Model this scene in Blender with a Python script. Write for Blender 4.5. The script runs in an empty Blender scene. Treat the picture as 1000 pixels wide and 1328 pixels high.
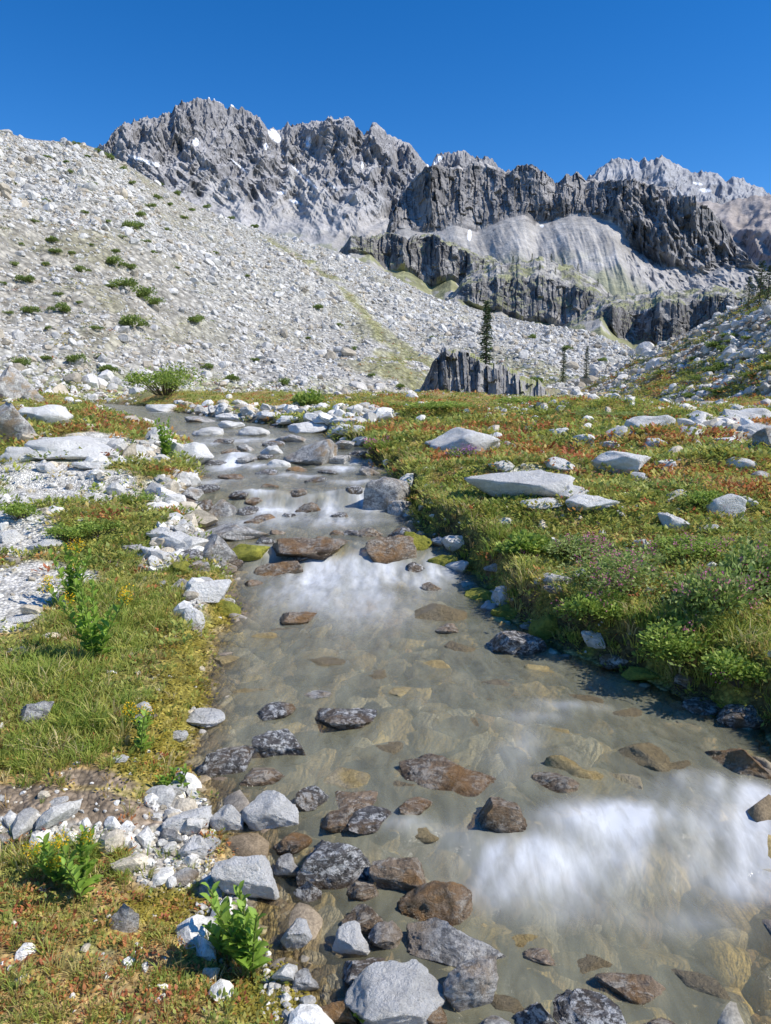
import bpy, bmesh, math, random
import numpy as np
from mathutils import Vector, Matrix, Euler
RS=np.random.RandomState(7); random.seed(7)
sc=bpy.context.scene
COL=sc.collection
# ------------------------------------------------------------------ noise
def h2(i,j,s=0):
    n=(i.astype(np.int64)*374761393+j.astype(np.int64)*668265263+int(s)*144269504)&0xffffffff
    n=((n^(n>>13))*1274126177)&0xffffffff
    n=((n^(n>>16))*668265263)&0xffffffff
    n=n^(n>>15)
    return (n&0xffffff)/float(0xffffff)
def vn(x,y,s=0):
    x=np.asarray(x,float);y=np.asarray(y,float)
    x,y=np.broadcast_arrays(x,y)
    xi=np.floor(x);yi=np.floor(y);fx=x-xi;fy=y-yi
    fx=fx*fx*(3-2*fx);fy=fy*fy*(3-2*fy)
    xi=xi.astype(np.int64);yi=yi.astype(np.int64)
    a=h2(xi,yi,s);b=h2(xi+1,yi,s);c=h2(xi,yi+1,s);d=h2(xi+1,yi+1,s)
    return (a+(b-a)*fx)*(1-fy)+(c+(d-c)*fx)*fy
def fbm(x,y,o=4,s=0,g=.5):
    t=0;a=1;n=0
    for k in range(o):
        t=t+a*vn(x,y,s+k*17);n+=a;a*=g;x,y=(x*1.62+y*1.2)+11.3,(y*1.62-x*1.2)-7.7
    return t/n
def ridged(x,y,o=4,s=0,g=.5):
    t=0;a=1;n=0
    for k in range(o):
        t=t+a*(1-np.abs(2*vn(x,y,s+k*17)-1));n+=a;a*=g;x,y=(x*1.75+y*1.0)+11.3,(y*1.75-x*1.0)-7.7
    return t/n
def vn3(p,s=0):
    x,y,z=p[:,0],p[:,1],p[:,2]
    zi=np.floor(z);fz=z-zi;fz=fz*fz*(3-2*fz)
    a=vn(x+zi*31.7,y-zi*17.3,s);b=vn(x+(zi+1)*31.7,y-(zi+1)*17.3,s)
    return a+(b-a)*fz
def sm(x):
    x=np.clip(x,0,1);return x*x*(3-2*x)
# ------------------------------------------------------------------ survey from the standing point
EYE=1.6;TH=math.radians(9.5);FP=955.;ct,st=math.cos(TH),math.sin(TH)
def ray(u,v):
    a=(np.asarray(u,float)-500)/FP;b=(664-np.asarray(v,float))/FP
    a,b=np.broadcast_arrays(a,b)
    return np.stack([a,ct+b*st,-st+b*ct],-1)
def proj(P):
    q=P-np.array([0,0,EYE]);f=q[...,1]*ct-q[...,2]*st;up=q[...,1]*st+q[...,2]*ct
    f=np.maximum(f,1e-3)
    return 500+FP*q[...,0]/f,664-FP*up/f
WY=[-60,-8,0,1.6,2.2,2.38,2.8,3.4,5.2,5.75,6.15,7.2,7.7,7.9,10,10.4,14,14.5,20,28,45,90,6000]
WZ=[-1.5,-.5,-.12,-.03,-.01,.06,.08,.10,.12,.15,.30,.33,.36,.52,.56,.67,.72,.78,.87,.93,.85,.5,.5]
def W(y): 
    return (np.interp(y-.07,WY,WZ)+np.interp(y,WY,WZ)+np.interp(y+.07,WY,WZ))/3
TT=np.geomspace(.8,250,900)
def march(u,v,f):
    r=ray(u,v);x=TT*r[0];y=TT*r[1];z=EYE+TT*r[2]
    g=f(x,y);b=np.nonzero(z<g)[0]
    if len(b)==0: k=200; return np.array([x[k],y[k],g[k]]),TT[k]
    k=b[0]
    if k==0: return np.array([x[0],y[0],g[0]]),TT[0]
    d0=z[k-1]-g[k-1];d1=z[k]-g[k];t=d0/(d0-d1);T=TT[k-1]+(TT[k]-TT[k-1])*t
    X,Y=T*r[0],T*r[1]
    return np.array([X,Y,float(f(np.array([X]),np.array([Y]))[0])]),T
STN=[(1328,425,1120),(1200,335,1100),(1100,290,1080),(1000,240,1050),(950,243,985),(900,255,880),(850,262,760),(800,290,655),(760,300,625),(730,290,595),(700,270,562),(670,245,540),(640,240,530),(610,258,502),(585,235,480),(565,215,430),(550,175,340),(536,140,240),(527,125,190)]
ys=[];xl=[];xr=[]
for v,a,b in STN:
    p,_=march(a,v,lambda x,y:W(y));q,_=march(b,v,lambda x,y:W(y))
    ys.append(p[1]);xl.append(p[0]);xr.append(q[0])
ys=[-60,-8,0.3]+ys+[ys[-1]+12,ys[-1]+45];xl=[0,-.3,-.15]+xl+[xl[-1]-8,xl[-1]-40];xr=[4,2.9,2.0]+xr+[xr[-1]-7,xr[-1]-36]
def XL(y): return np.interp(y,ys,xl)+.16*(fbm(y*2.1,0*y,3,5)-.5)*np.clip(y/4,.6,3)
def XR(y): return np.interp(y,ys,xr)+.17*(fbm(y*1.9,0*y+3,3,9)-.5)*np.clip(y/4,.6,3)
def H(x,y):
    w=W(y);dl=XL(y)-x;dr=x-XR(y)
    near=1-sm((y-2.1)/.9);low=1-.65*sm((y-11)/18)
    hl=((.10-.06*near)*sm(dl/(.18+.5*near))+.10*sm((dl-.1)/1.6)+.014*np.clip(dl,0,12))*(1-.5*sm((y-14)/18))
    nr=1-sm((y-6)/3)
    hr=((.19+.08*nr)*sm(dr/.18)+.12*sm((dr-.1)/1.3)+.008*np.clip(dr,0,20))*low
    ins=np.minimum(-dl,-dr);hin=-.20*sm(ins/(.24+.3*near))
    o=sm(np.maximum(dl,dr)/.4)
    far=sm(y/15)
    n=o*((.09+.14*far)*(fbm(x*.8,y*.8,3,1)-.5)+.05*(fbm(x*5,y*5,3,2)-.5))+(1-o)*.05*(fbm(x*7,y*7,3,4)-.5)
    n=n+sm(np.maximum(dl,dr)/1.5)*(sm((y-18)/25)*1.5*(fbm(x*.09,y*.07,3,8)-.5)+sm((y-4)/7)*.66*(fbm(x*.4,y*.33,3,12)-.48))
    n=n+.012*(fbm(x*22,y*22,2,6)-.5)
    return w+np.where(dl>0,hl,np.where(dr>0,hr,hin))+n
def S(x,y): return np.maximum(H(x,y),W(y))
def Pt(u,v,f=None): return march(u,v,f or S)
def mkblobs(L):
    o=[]
    for b in L:
        u,v,du,dv=b[:4];p,_=Pt(u,v);q,_=Pt(u+du,v);r1,_=Pt(u,v-dv);r2,_=Pt(u,v+dv)
        o.append((p[0],p[1],max(abs(q[0]-p[0]),.03),max(abs(r1[1]-r2[1])/2,.03),b[4] if len(b)>4 else 1.))
    return o
def blob(B,x,y):
    t=0*x
    for cx,cy,rx,ry,a in B: t=np.maximum(t,a*np.exp(-(((x-cx)/rx)**2+((y-cy)/ry)**2)**1.5*.7))
    return t
B_sand=mkblobs([(30,760,80,38),(15,700,60,25),(70,645,110,26),(60,612,95,16),(130,592,70,12),(15,672,60,18),(10,805,45,15),(205,640,28,14,.7),(700,607,60,7,.6),(120,575,60,8),(930,560,90,8,.7),(850,590,50,6,.6)])
B_dirt=mkblobs([(60,1040,150,26),(180,1055,60,15),(120,1010,60,12,.7),(150,1240,80,30,.5)])
B_grav=mkblobs([(90,1080,120,18),(225,1110,55,46),(300,1170,55,60),(400,1250,60,80),(245,1050,45,26),(262,770,28,30),(230,700,35,35),(235,655,30,25),(420,552,90,14),(350,538,100,8),(190,590,50,18),(960,560,60,15,.8),(250,540,60,8)])
B_moss=mkblobs([(222,920,40,80),(200,1000,45,20),(225,1180,60,28),(250,845,30,60),(300,800,24,16),(700,795,44,20),(645,765,34,24),(350,1295,60,40),(545,700,22,28),(612,745,26,16),(150,905,50,34,.5),(770,835,44,16,.95),(850,880,70,18,.9),(930,925,60,14,.8)])
B_green=mkblobs([(80,950,100,60),(60,880,80,40),(150,800,70,50),(640,700,60,30),(900,830,120,50),(700,545,200,12,.6),(120,1120,110,25)])
def masks(x,y):
    n=fbm(x*3,y*3,3,21)-.5; n2=fbm(x*9,y*9,3,22)-.5
    sh=lambda b:sm((b+n*.6+n2*.4-.32)/.3)
    sand=sh(blob(B_sand,x,y));dirt=sh(blob(B_dirt,x,y));grav=sh(blob(B_grav,x,y));moss=sh(blob(B_moss,x,y))
    dl=XL(y)-x;dr=x-XR(y);out=np.maximum(dl,dr)
    edge=sm(1-(dl/.22))*(dl>0)*(1-moss)*(1-.85*sm((y-2.6)/.3)*(1-sm((y-4.2)/.6)))
    grav=np.maximum(grav*(1-.7*moss),edge*.8*sm((n+.12)*3))
    farg=sm((y-24)/20)*sm((fbm(x*.2,y*.2,3,24)-.47)/.1);grav=np.maximum(grav,farg*.5)
    wet=sm((.03-out)/.06)
    return sand,dirt,grav,moss,wet,dl,dr
# ------------------------------------------------------------------ mesh helpers
def mk(name,V,F,col=None,smooth=True):
    me=bpy.data.meshes.new(name);V=np.ascontiguousarray(V,np.float32);F=np.ascontiguousarray(F,np.int32)
    me.vertices.add(len(V));me.vertices.foreach_set('co',V.ravel())
    k=F.shape[1];me.loops.add(F.size);me.loops.foreach_set('vertex_index',F.ravel())
    me.polygons.add(len(F));me.polygons.foreach_set('loop_start',np.arange(0,F.size,k,dtype=np.int32))
    me.polygons.foreach_set('use_smooth',np.full(len(F),smooth))
    me.update(calc_edges=True)
    if col is not None:
        a=me.color_attributes.new('col','FLOAT_COLOR','POINT')
        c=np.ones((len(V),4),np.float32);c[:,:3]=col[:,:3]
        a.data.foreach_set('color',c.ravel())
    return me
def gridF(nr,nc):
    i=np.arange(nr-1)[:,None]*nc+np.arange(nc-1)[None,:];i=i.ravel()
    return np.stack([i,i+1,i+nc+1,i+nc],1)
def add(name,me,mat=None,label=None,cat=None,kind=None,group=None,parent=None,M=None):
    o=bpy.data.objects.new(name,me);COL.objects.link(o)
    if mat is not None and me is not None and len(me.materials)==0: me.materials.append(mat)
    if label:o['label']=label
    if cat:o['category']=cat
    if kind:o['kind']=kind
    if group:o['group']=group
    if parent:o.parent=parent
    return o
def rotz(a):
    c,s=np.cos(a),np.sin(a);z=0*a;o=z+1
    return np.stack([np.stack([c,-s,z],-1),np.stack([s,c,z],-1),np.stack([z,z,o],-1)],-2)
def rotrand(n,tilt=None):
    if tilt is None:
        q=RS.randn(n,4)
    else:
        a=RS.rand(n)*6.283;q=np.stack([np.cos(a/2),RS.randn(n)*tilt,RS.randn(n)*tilt,np.sin(a/2)],1)
    q/=np.linalg.norm(q,axis=1)[:,None];w,x,y,z=q.T
    return np.stack([np.stack([1-2*(y*y+z*z),2*(x*y-z*w),2*(x*z+y*w)],-1),np.stack([2*(x*y+z*w),1-2*(x*x+z*z),2*(y*z-x*w)],-1),np.stack([2*(x*z-y*w),2*(y*z+x*w),1-2*(x*x+y*y)],-1)],-2)
def merge(tmpl,pos,rot,scl,col=None):
    n=len(pos);ch=RS.randint(0,len(tmpl),n);Vs=[];Fs=[];Cs=[];off=0
    for k,t in enumerate(tmpl):
        idx=np.nonzero(ch==k)[0]
        if len(idx)==0:continue
        V,F=t[0],t[1];m=len(V)
        s=scl[idx]; 
        if s.ndim==1:s=np.repeat(s[:,None],3,1)
        X=V[None]*s[:,None,:];X=np.einsum('nij,nvj->nvi',rot[idx],X)+pos[idx][:,None,:]
        Vs.append(X.reshape(-1,3));Fs.append((F[None]+(off+np.arange(len(idx))*m)[:,None,None]).reshape(-1,F.shape[1]));off+=m*len(idx)
        if col is not None:
            sh=t[2] if len(t)>2 else np.ones((m,1))
            Cs.append((col[idx][:,None,:]*sh[None]).reshape(-1,3))
    return np.concatenate(Vs),np.concatenate(Fs),(np.concatenate(Cs) if col is not None else None)
# ------------------------------------------------------------------ rocks
def ico(sub):
    bm=bmesh.new();bmesh.ops.create_icosphere(bm,subdivisions=sub,radius=1)
    V=np.array([v.co[:] for v in bm.verts]);F=np.array([[v.index for v in f.verts] for f in bm.faces]);bm.free();return V,F
ICO={k:ico(k) for k in (1,2,3,4,5)}
def rockt(seed,sub,npl=14,lo=.55,hi=.85,rough=.05,lf=1.):
    r=np.random.RandomState(seed);V,F=ICO[sub];V=V.copy()
    for k in range(npl):
        n=r.randn(3);n/=np.linalg.norm(n);d=r.uniform(lo,hi);V-=np.maximum(0,V@n-d)[:,None]*n[None]
    nn=V/np.linalg.norm(V,axis=1)[:,None]
    if rough>0:
        f=(vn3(V*1.6+seed,seed)-.5)*2*rough*2.0*lf+(vn3(V*4.5+seed,seed+1)-.5)*rough*1.3+(np.abs(vn3(V*9+seed,seed+2)-.5)-.2)*rough*1.3
        if sub>=4:f=f+(vn3(V*24+seed,seed+3)-.5)*rough*.45
        V=V+nn*f[:,None]
    mn,mx=V.min(0),V.max(0);return (V-(mn+mx)/2)/((mx-mn)/2)*1.0,F
# ------------------------------------------------------------------ materials
def newmat(n):
    m=bpy.data.materials.new(n);m.use_nodes=True;t=m.node_tree
    for x in list(t.nodes):t.nodes.remove(x)
    return m,t
def N(t,typ): return t.nodes.new(typ)
def L(t,a,b): t.links.new(a,b)
def ramp(t,src,pts,interp='LINEAR'):
    r=t.nodes.new('ShaderNodeValToRGB');r.color_ramp.interpolation=interp
    e=r.color_ramp.elements
    while len(e)<len(pts):e.new(.5)
    for k,(p,c) in enumerate(pts):
        e[k].position=p;e[k].color=(c,c,c,1) if not hasattr(c,'__len__') else (*c,1)
    L(t,src,r.inputs[0]);return r.outputs[0]
def mixc(t,f,a,b,mode='MIX'):
    m=t.nodes.new('ShaderNodeMix');m.data_type='RGBA';m.blend_type=mode
    for s,x in ((0,f),(6,a),(7,b)):
        if hasattr(x,'is_linked') or hasattr(x,'links'): L(t,x,m.inputs[s])
        else: m.inputs[s].default_value=x if s==0 else (*x,1)
    return m.outputs[2]
def mth(t,op,a,b=0.):
    m=t.nodes.new('ShaderNodeMath');m.operation=op
    for s,x in ((0,a),(1,b)):
        if hasattr(x,'links'):L(t,x,m.inputs[s])
        else:m.inputs[s].default_value=x
    return m.outputs[0]
def noise(t,co,scale,det=4,rough=.6,dist=0):
    n=N(t,'ShaderNodeTexNoise');n.inputs['Scale'].default_value=scale;n.inputs['Detail'].default_value=det;n.inputs['Roughness'].default_value=rough;n.inputs['Distortion'].default_value=dist
    if co is not None:L(t,co,n.inputs['Vector'])
    return n.outputs[0]
def mapping(t,co,sc3):
    m=N(t,'ShaderNodeMapping');m.inputs['Scale'].default_value=sc3;L(t,co,m.inputs[0]);return m.outputs[0]
def bump(t,h,strength,dist):
    b=N(t,'ShaderNodeBump');b.inputs['Strength'].default_value=strength;b.inputs['Distance'].default_value=dist;L(t,h,b.inputs['Height']);return b.outputs[0]
def finish(t,col,rough,nrm=None,spec=.5):
    p=N(t,'ShaderNodeBsdfPrincipled');o=N(t,'ShaderNodeOutputMaterial')
    L(t,col,p.inputs['Base Color'])
    if hasattr(rough,'links'):L(t,rough,p.inputs['Roughness'])
    else:p.inputs['Roughness'].default_value=rough
    p.inputs['Specular IOR Level'].default_value=spec
    if nrm is not None:L(t,nrm,p.inputs['Normal'])
    L(t,p.outputs[0],o.inputs[0])
def attr(t,n='col'):
    a=N(t,'ShaderNodeAttribute');a.attribute_name=n;return a
def terrain_mat(name,s1,s2,bs,bd,lo=.55,hi=1.45,streak=None,vor=None,crack=None):
    m,t=newmat(name);a=attr(t);gg_=N(t,'ShaderNodeNewGeometry');g=gg_.outputs['Position']
    co=g if streak is None else mapping(t,g,streak)
    n1=noise(t,co,s1,6,.65);n2=noise(t,g,s2,5,.7)
    f=mth(t,'MULTIPLY',ramp(t,n1,[(.3,lo),(.7,hi)]),ramp(t,n2,[(.3,.75),(.7,1.25)]))
    h=mth(t,'ADD',n1,mth(t,'MULTIPLY',n2,.5))
    if crack:
        sp=N(t,'ShaderNodeSeparateXYZ');L(t,gg_.outputs['True Normal'],sp.inputs[0])
        steep=ramp(t,mth(t,'ABSOLUTE',sp.outputs[2]),[(.4,1.),(.62,0.)])
        n3=noise(t,mapping(t,g,(1,1,.4)),crack,4,.6,1.)
        ck=mth(t,'ABSOLUTE',mth(t,'SUBTRACT',n3,.5))
        k=mth(t,'MULTIPLY',ramp(t,ck,[(.0,.55),(.04,0.)]),steep)
        f=mth(t,'MULTIPLY',f,mth(t,'SUBTRACT',1.,k));h=mth(t,'SUBTRACT',h,k)
    c=mixc(t,1.,a.outputs['Color'],f,'MULTIPLY')
    if vor:
        v=N(t,'ShaderNodeTexVoronoi');v.inputs['Scale'].default_value=vor;L(t,g,v.inputs['Vector'])
        sep=N(t,'ShaderNodeSeparateColor');L(t,v.outputs['Color'],sep.inputs[0])
        c=mixc(t,1.,c,mth(t,'MULTIPLY',ramp(t,sep.outputs[0],[(0,.7),(1,1.3)]),ramp(t,v.outputs['Distance'],[(.25,1.05),(.75,.6)])),'MULTIPLY')
        h=mth(t,'SUBTRACT',h,v.outputs['Distance'])
    finish(t,c,.9,bump(t,h,bs,bd),.2);return m
m_ground=terrain_mat('ground_soil',9,60,.7,.02,vor=45)
m_moraine=terrain_mat('scree',.5,2.5,.8,.3,vor=1.8,lo=.78,hi=1.22)
m_slope=terrain_mat('scree_near',.8,5,.9,.2,vor=4.5,lo=.65,hi=1.35)
m_mtn=terrain_mat('mountain_rock',.022,.09,.8,6,lo=.75,hi=1.22,crack=.022)
m_far=terrain_mat('far_rock',.012,.045,.8,14,lo=.8,hi=1.2,crack=.01)
m_cliff=terrain_mat('cliff_rock',.10,.3,.9,2.,lo=.6,hi=1.4,streak=(1,1,.3),crack=.09)
m_outc=terrain_mat('outcrop_rock',.7,3,1.,.4,lo=.6,hi=1.4,streak=(1,1,.3),crack=.6)
m_cob=terrain_mat('pebble_stone',30,120,.5,.01,lo=.7,hi=1.3)
m_scr=terrain_mat('scree_stone',1.5,8,.6,.15,lo=.78,hi=1.22)
def rock_mat(name,kind):
    m,t=newmat(name);tc=N(t,'ShaderNodeTexCoord');oi=N(t,'ShaderNodeObjectInfo')
    g=N(t,'ShaderNodeNewGeometry').outputs['Position']
    n1=noise(t,g,7,8,.7,.4);n2=noise(t,g,38,6,.75);n3=noise(t,g,130,3,.6);n4=noise(t,g,4.,5,.6,.6);n5=noise(t,mapping(t,g,(1,1.6,2.4)),14,7,.75,1.2)
    if kind=='dry':
        c=mixc(t,ramp(t,n1,[(.38,0.),(.62,1.)]),(.74,.72,.67),(.94,.92,.87))
        c=mixc(t,ramp(t,n2,[(.55,0.),(.66,.45)]),c,(.36,.34,.31))
        c=mixc(t,ramp(t,n4,[(.60,0.),(.76,.4)]),c,(.54,.45,.32))
        ro=.85
    elif kind=='grey':
        c=mixc(t,ramp(t,n1,[(.40,0.),(.58,1.)]),(.25,.24,.23),(.66,.64,.60))
        c=mixc(t,ramp(t,n5,[(.52,0.),(.57,.85)]),c,(.80,.78,.73))
        c=mixc(t,ramp(t,n2,[(.50,0.),(.60,.75)]),c,(.15,.145,.14))
        c=mixc(t,ramp(t,n4,[(.5,0.),(.64,.8)]),c,(.40,.28,.16))
        ro=.75
    elif kind=='speck':
        c=mixc(t,ramp(t,n2,[(.44,0.),(.53,1.)]),(.07,.068,.065),(.76,.75,.72))
        c=mixc(t,ramp(t,n5,[(.47,0.),(.53,.9)]),c,(.11,.10,.095))
        c=mixc(t,ramp(t,n4,[(.52,0.),(.66,.8)]),c,(.26,.16,.07));ro=.35
    elif kind=='brown':
        c=mixc(t,ramp(t,n1,[(.38,0.),(.60,1.)]),(.15,.105,.065),(.42,.31,.21))
        c=mixc(t,ramp(t,n5,[(.5,0.),(.56,.8)]),c,(.60,.54,.45))
        c=mixc(t,ramp(t,n2,[(.5,0.),(.62,.8)]),c,(.08,.07,.06))
        c=mixc(t,ramp(t,n4,[(.5,0.),(.62,.7)]),c,(.36,.19,.06));ro=.28
    elif kind in('gold','tan'):
        k=1. if kind=='gold' else 1.15
        c=mixc(t,ramp(t,n1,[(.35,0.),(.65,1.)]),(.34*k,.24*k,.09*k),(.60*k,.47*k,.22*k))
        c=mixc(t,ramp(t,n2,[(.52,0.),(.66,.5)]),c,(.20,.13,.06))
        c=mixc(t,ramp(t,n4,[(.48,0.),(.62,.7)]),c,(.50,.45,.34))
        c=mixc(t,ramp(t,oi.outputs['Random'],[(.35,.75),(.6,0.)]),c,(.24,.19,.12));ro=.4
    elif kind=='moss':
        c=mixc(t,ramp(t,n1,[(.35,0.),(.65,1.)]),(.26,.27,.04),(.52,.49,.08))
        c=mixc(t,ramp(t,n2,[(.48,0.),(.62,.7)]),c,(.15,.18,.03));ro=.95
    if kind in('dry','grey','speck','brown'):
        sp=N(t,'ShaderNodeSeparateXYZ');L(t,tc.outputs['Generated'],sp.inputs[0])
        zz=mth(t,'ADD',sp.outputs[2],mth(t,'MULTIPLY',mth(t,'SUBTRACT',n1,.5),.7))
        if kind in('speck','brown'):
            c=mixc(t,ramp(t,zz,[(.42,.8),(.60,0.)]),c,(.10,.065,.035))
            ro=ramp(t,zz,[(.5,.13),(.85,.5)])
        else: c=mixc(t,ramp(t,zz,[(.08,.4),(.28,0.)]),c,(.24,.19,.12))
    rv=mth(t,'ADD',mth(t,'MULTIPLY',oi.outputs['Random'],.25),.875)
    c=mixc(t,1.,c,rv,'MULTIPLY')
    h=mth(t,'ADD',mth(t,'ADD',mth(t,'MULTIPLY',n1,1.4),mth(t,'MULTIPLY',n2,.7)),mth(t,'ADD',mth(t,'MULTIPLY',n3,.18),mth(t,'MULTIPLY',n5,.8)))
    finish(t,c,ro,bump(t,h,1.,.035),.4);return m
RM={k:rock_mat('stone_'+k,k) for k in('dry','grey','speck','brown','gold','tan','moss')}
def leaf_mat(name,tr=.4):
    m,t=newmat(name);a=attr(t);d=N(t,'ShaderNodeBsdfPrincipled');d.inputs['Roughness'].default_value=.55;d.inputs['Specular IOR Level'].default_value=.3
    tl=N(t,'ShaderNodeBsdfTranslucent');mx=N(t,'ShaderNodeMixShader');mx.inputs[0].default_value=tr;o=N(t,'ShaderNodeOutputMaterial')
    L(t,a.outputs['Color'],d.inputs['Base Color']);L(t,a.outputs['Color'],tl.inputs['Color']);L(t,d.outputs[0],mx.inputs[1]);L(t,tl.outputs[0],mx.inputs[2]);L(t,mx.outputs[0],o.inputs[0]);return m
m_leaf=leaf_mat('foliage');m_needle=leaf_mat('needles',.15)
m_bark,t=newmat('bark');finish(t,mixc(t,noise(t,None,40,4),(.06,.045,.03),(.14,.11,.08)),.9)
# ------------------------------------------------------------------ ground sheet
xs=np.concatenate([np.arange(-3.2,3.2,.017)])
g=3.2*np.exp(np.arange(1,150)*.021);xs=np.concatenate([-g[::-1],xs,g]);xs=np.concatenate([[-6000,-1500,-400,-150],xs,[150,400,1500,6000]])
yy=np.concatenate([np.linspace(-12,1,90)[:-1],np.geomspace(1,85,760),[110,160,300,900,2500,6000]]);yy=np.concatenate([[-6000,-800,-150,-40],yy])
X,Y=np.meshgrid(xs,yy);Z=H(X,Y)
bigf=sm((np.hypot(X,Y)-70)/40);Z=Z*(1-bigf)+(-.2)*bigf
def lerp(a,b,f): return a*(1-f[...,None])+np.asarray(b,float)*f[...,None]
def ground_col(x,y):
    sand,dirt,grav,moss,wet,dl,dr=masks(x,y)
    n1=fbm(x*1.3,y*1.3,4,31);n2=fbm(x*6,y*6,4,32)
    c=np.zeros(x.shape+(3,))+np.array([.35,.34,.09])
    c=lerp(c,(.50,.40,.17),sm((n2-.42)/.25));c=lerp(c,(.50,.26,.10),.7*sm((n1-.49)/.12)*sm((n2-.35)/.2))
    c=lerp(c,(.24,.29,.055),.6*sm((.5-n1)/.2))
    gr=np.exp(-((y-1.5)/1.5)**2)*(x<0)
    c=lerp(c,(.50,.41,.19),.5*gr*sm((n2-.4)/.2))
    c=lerp(c,(.36,.30,.06),moss*.85);c=lerp(c,(.35,.27,.19),dirt);c=lerp(c,(.54,.51,.46),grav*.85);c=lerp(c,(.70,.67,.60),sand)
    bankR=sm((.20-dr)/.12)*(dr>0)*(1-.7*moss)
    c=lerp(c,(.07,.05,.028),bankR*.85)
    bed=lerp(np.zeros(x.shape+(3,))+np.array([.40,.32,.17]),(.22,.17,.10),sm((n2-.4)/.2))
    bed=lerp(bed,(.52,.40,.17),.6*sm((n1-.46)/.15))
    return c*(1-wet[...,None])+bed*wet[...,None]
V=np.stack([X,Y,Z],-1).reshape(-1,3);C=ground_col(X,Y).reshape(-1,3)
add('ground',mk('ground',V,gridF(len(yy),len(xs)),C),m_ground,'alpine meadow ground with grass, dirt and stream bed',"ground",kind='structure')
# ------------------------------------------------------------------ water
FO=[(480,738,90,15,.95),(440,752,80,17,.85),(520,750,52,13,.8),(400,770,64,22,.45),(480,788,60,26,.45),(560,742,36,10,.7),(345,712,20,8,.5),(420,662,60,9,1.),(468,655,26,9,1.),(350,662,30,6,1.),(400,676,80,7,.7),(295,604,24,6,1.),(470,598,20,4,.9),(330,606,20,3,.9),(450,608,28,3,.95),(420,592,20,3,.9),(380,618,36,3,.8),(300,590,16,3,.8),(280,625,20,3,.6),(330,640,26,3,.7),(455,625,26,3,.7),(260,575,18,3,.8),(330,571,50,2.5,.7),(410,640,50,3,.5),
 (870,1062,125,30,.8),(790,1055,64,22,.5),(680,1130,64,36,.8),(965,1035,64,24,.75),(820,1110,94,26,.42),(930,1130,64,26,.55),(985,1085,60,32,.45),(640,1165,38,22,.4),(750,1180,64,24,.22),(740,912,34,8,.35),(690,975,26,24,.22),(880,1010,44,12,.32),(545,1090,40,16,.38),(880,1190,64,24,.22),(700,935,44,12,.22)]
FB=[]
for u,v,du,dv,a in FO:
    f=lambda x,y:W(y)
    p,_=Pt(u,v,f);q,_=Pt(u+du,v,f);r1,_=Pt(u,v-dv,f);r2,_=Pt(u,v+dv,f);FB.append((p[0],p[1],abs(q[0]-p[0]),abs(r1[1]-r2[1])/2,a))
wy=np.concatenate([np.linspace(-12,1.2,60)[:-1],np.geomspace(1.2,60,1100)])
a0=XL(wy)-.25;b0=XR(wy)+.12;s=np.linspace(0,1,200)
WX=a0[:,None]+(b0-a0)[:,None]*s[None];WYY=np.repeat(wy[:,None],200,1)
fs=np.where(WYY<4,.55,0.)
dwx=.16*(fbm(WX*2.3,WYY*2.3,3,61)-.5)*2;dwy=.16*(fbm(WX*2.3+9,WYY*2.3,3,62)-.5)*2
foam=0*WX
for cx,cy,rx,ry,a in FB: foam=1-(1-foam)*(1-a*np.exp(-(((WX+dwx-cx)/rx)**2+((WYY+dwy-cy)/ry)**2)*.8))
str_=fbm((WX-fs*WYY)*7,(WYY*.9+fs*WX)*1.5,4,55);st2=fbm((WX-fs*WYY)*2.6,WYY*1.6,3,57)
foam2=np.clip(foam**1.2*(.28+.85*sm((str_-.2)/.5))*(.4+1.1*st2),0,1)
dep=np.clip((W(WYY)-H(WX,WYY))/.2,0,1)
rip=(fbm(WX*5,WYY*2.5,3,51)-.5)*.022+(fbm(WX*14,WYY*7,3,52)-.5)*.009
WZZ=W(WYY)+rip*(1+np.clip(WYY/15,0,1))+foam*.07*(fbm((WX-fs*WYY)*5,WYY*2,3,53)-.2)
col=np.stack([foam2,dep,0*dep],-1).reshape(-1,3)
m,t=newmat('stream_water');a=attr(t);sp=N(t,'ShaderNodeSeparateColor');L(t,a.outputs['Color'],sp.inputs[0])
g=N(t,'ShaderNodeNewGeometry').outputs['Position']
mn=mapping(t,g,(3.5,1.2,1));nz=noise(t,mn,3.5,7,.6,.8);nzf=noise(t,mapping(t,g,(9,3,1)),3,4,.6,.4)
tr=N(t,'ShaderNodeBsdfTransparent');tr.inputs[0].default_value=(.95,.92,.79,1)
df=N(t,'ShaderNodeBsdfDiffuse');df.inputs[0].default_value=(.46,.45,.31,1)
m1=N(t,'ShaderNodeMixShader');fac=mth(t,'MULTIPLY',sp.outputs[1],mth(t,'ADD',mth(t,'MULTIPLY',nz,.5),.11));L(t,fac,m1.inputs[0]);L(t,tr.outputs[0],m1.inputs[1]);L(t,df.outputs[0],m1.inputs[2])
gl=N(t,'ShaderNodeBsdfGlossy');gl.inputs['Roughness'].default_value=.12;gl.inputs[0].default_value=(1,1,1,1)
bm_=bump(t,mth(t,'ADD',nz,mth(t,'MULTIPLY',nzf,.5)),.5,.08);L(t,bm_,gl.inputs['Normal'])
fr=N(t,'ShaderNodeFresnel');fr.inputs[0].default_value=1.33;L(t,bm_,fr.inputs['Normal'])
m2=N(t,'ShaderNodeMixShader');L(t,fr.outputs[0],m2.inputs[0]);L(t,m1.outputs[0],m2.inputs[1]);L(t,gl.outputs[0],m2.inputs[2])
wf=N(t,'ShaderNodeBsdfDiffuse');wf.inputs[0].default_value=(.80,.82,.84,1)
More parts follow.
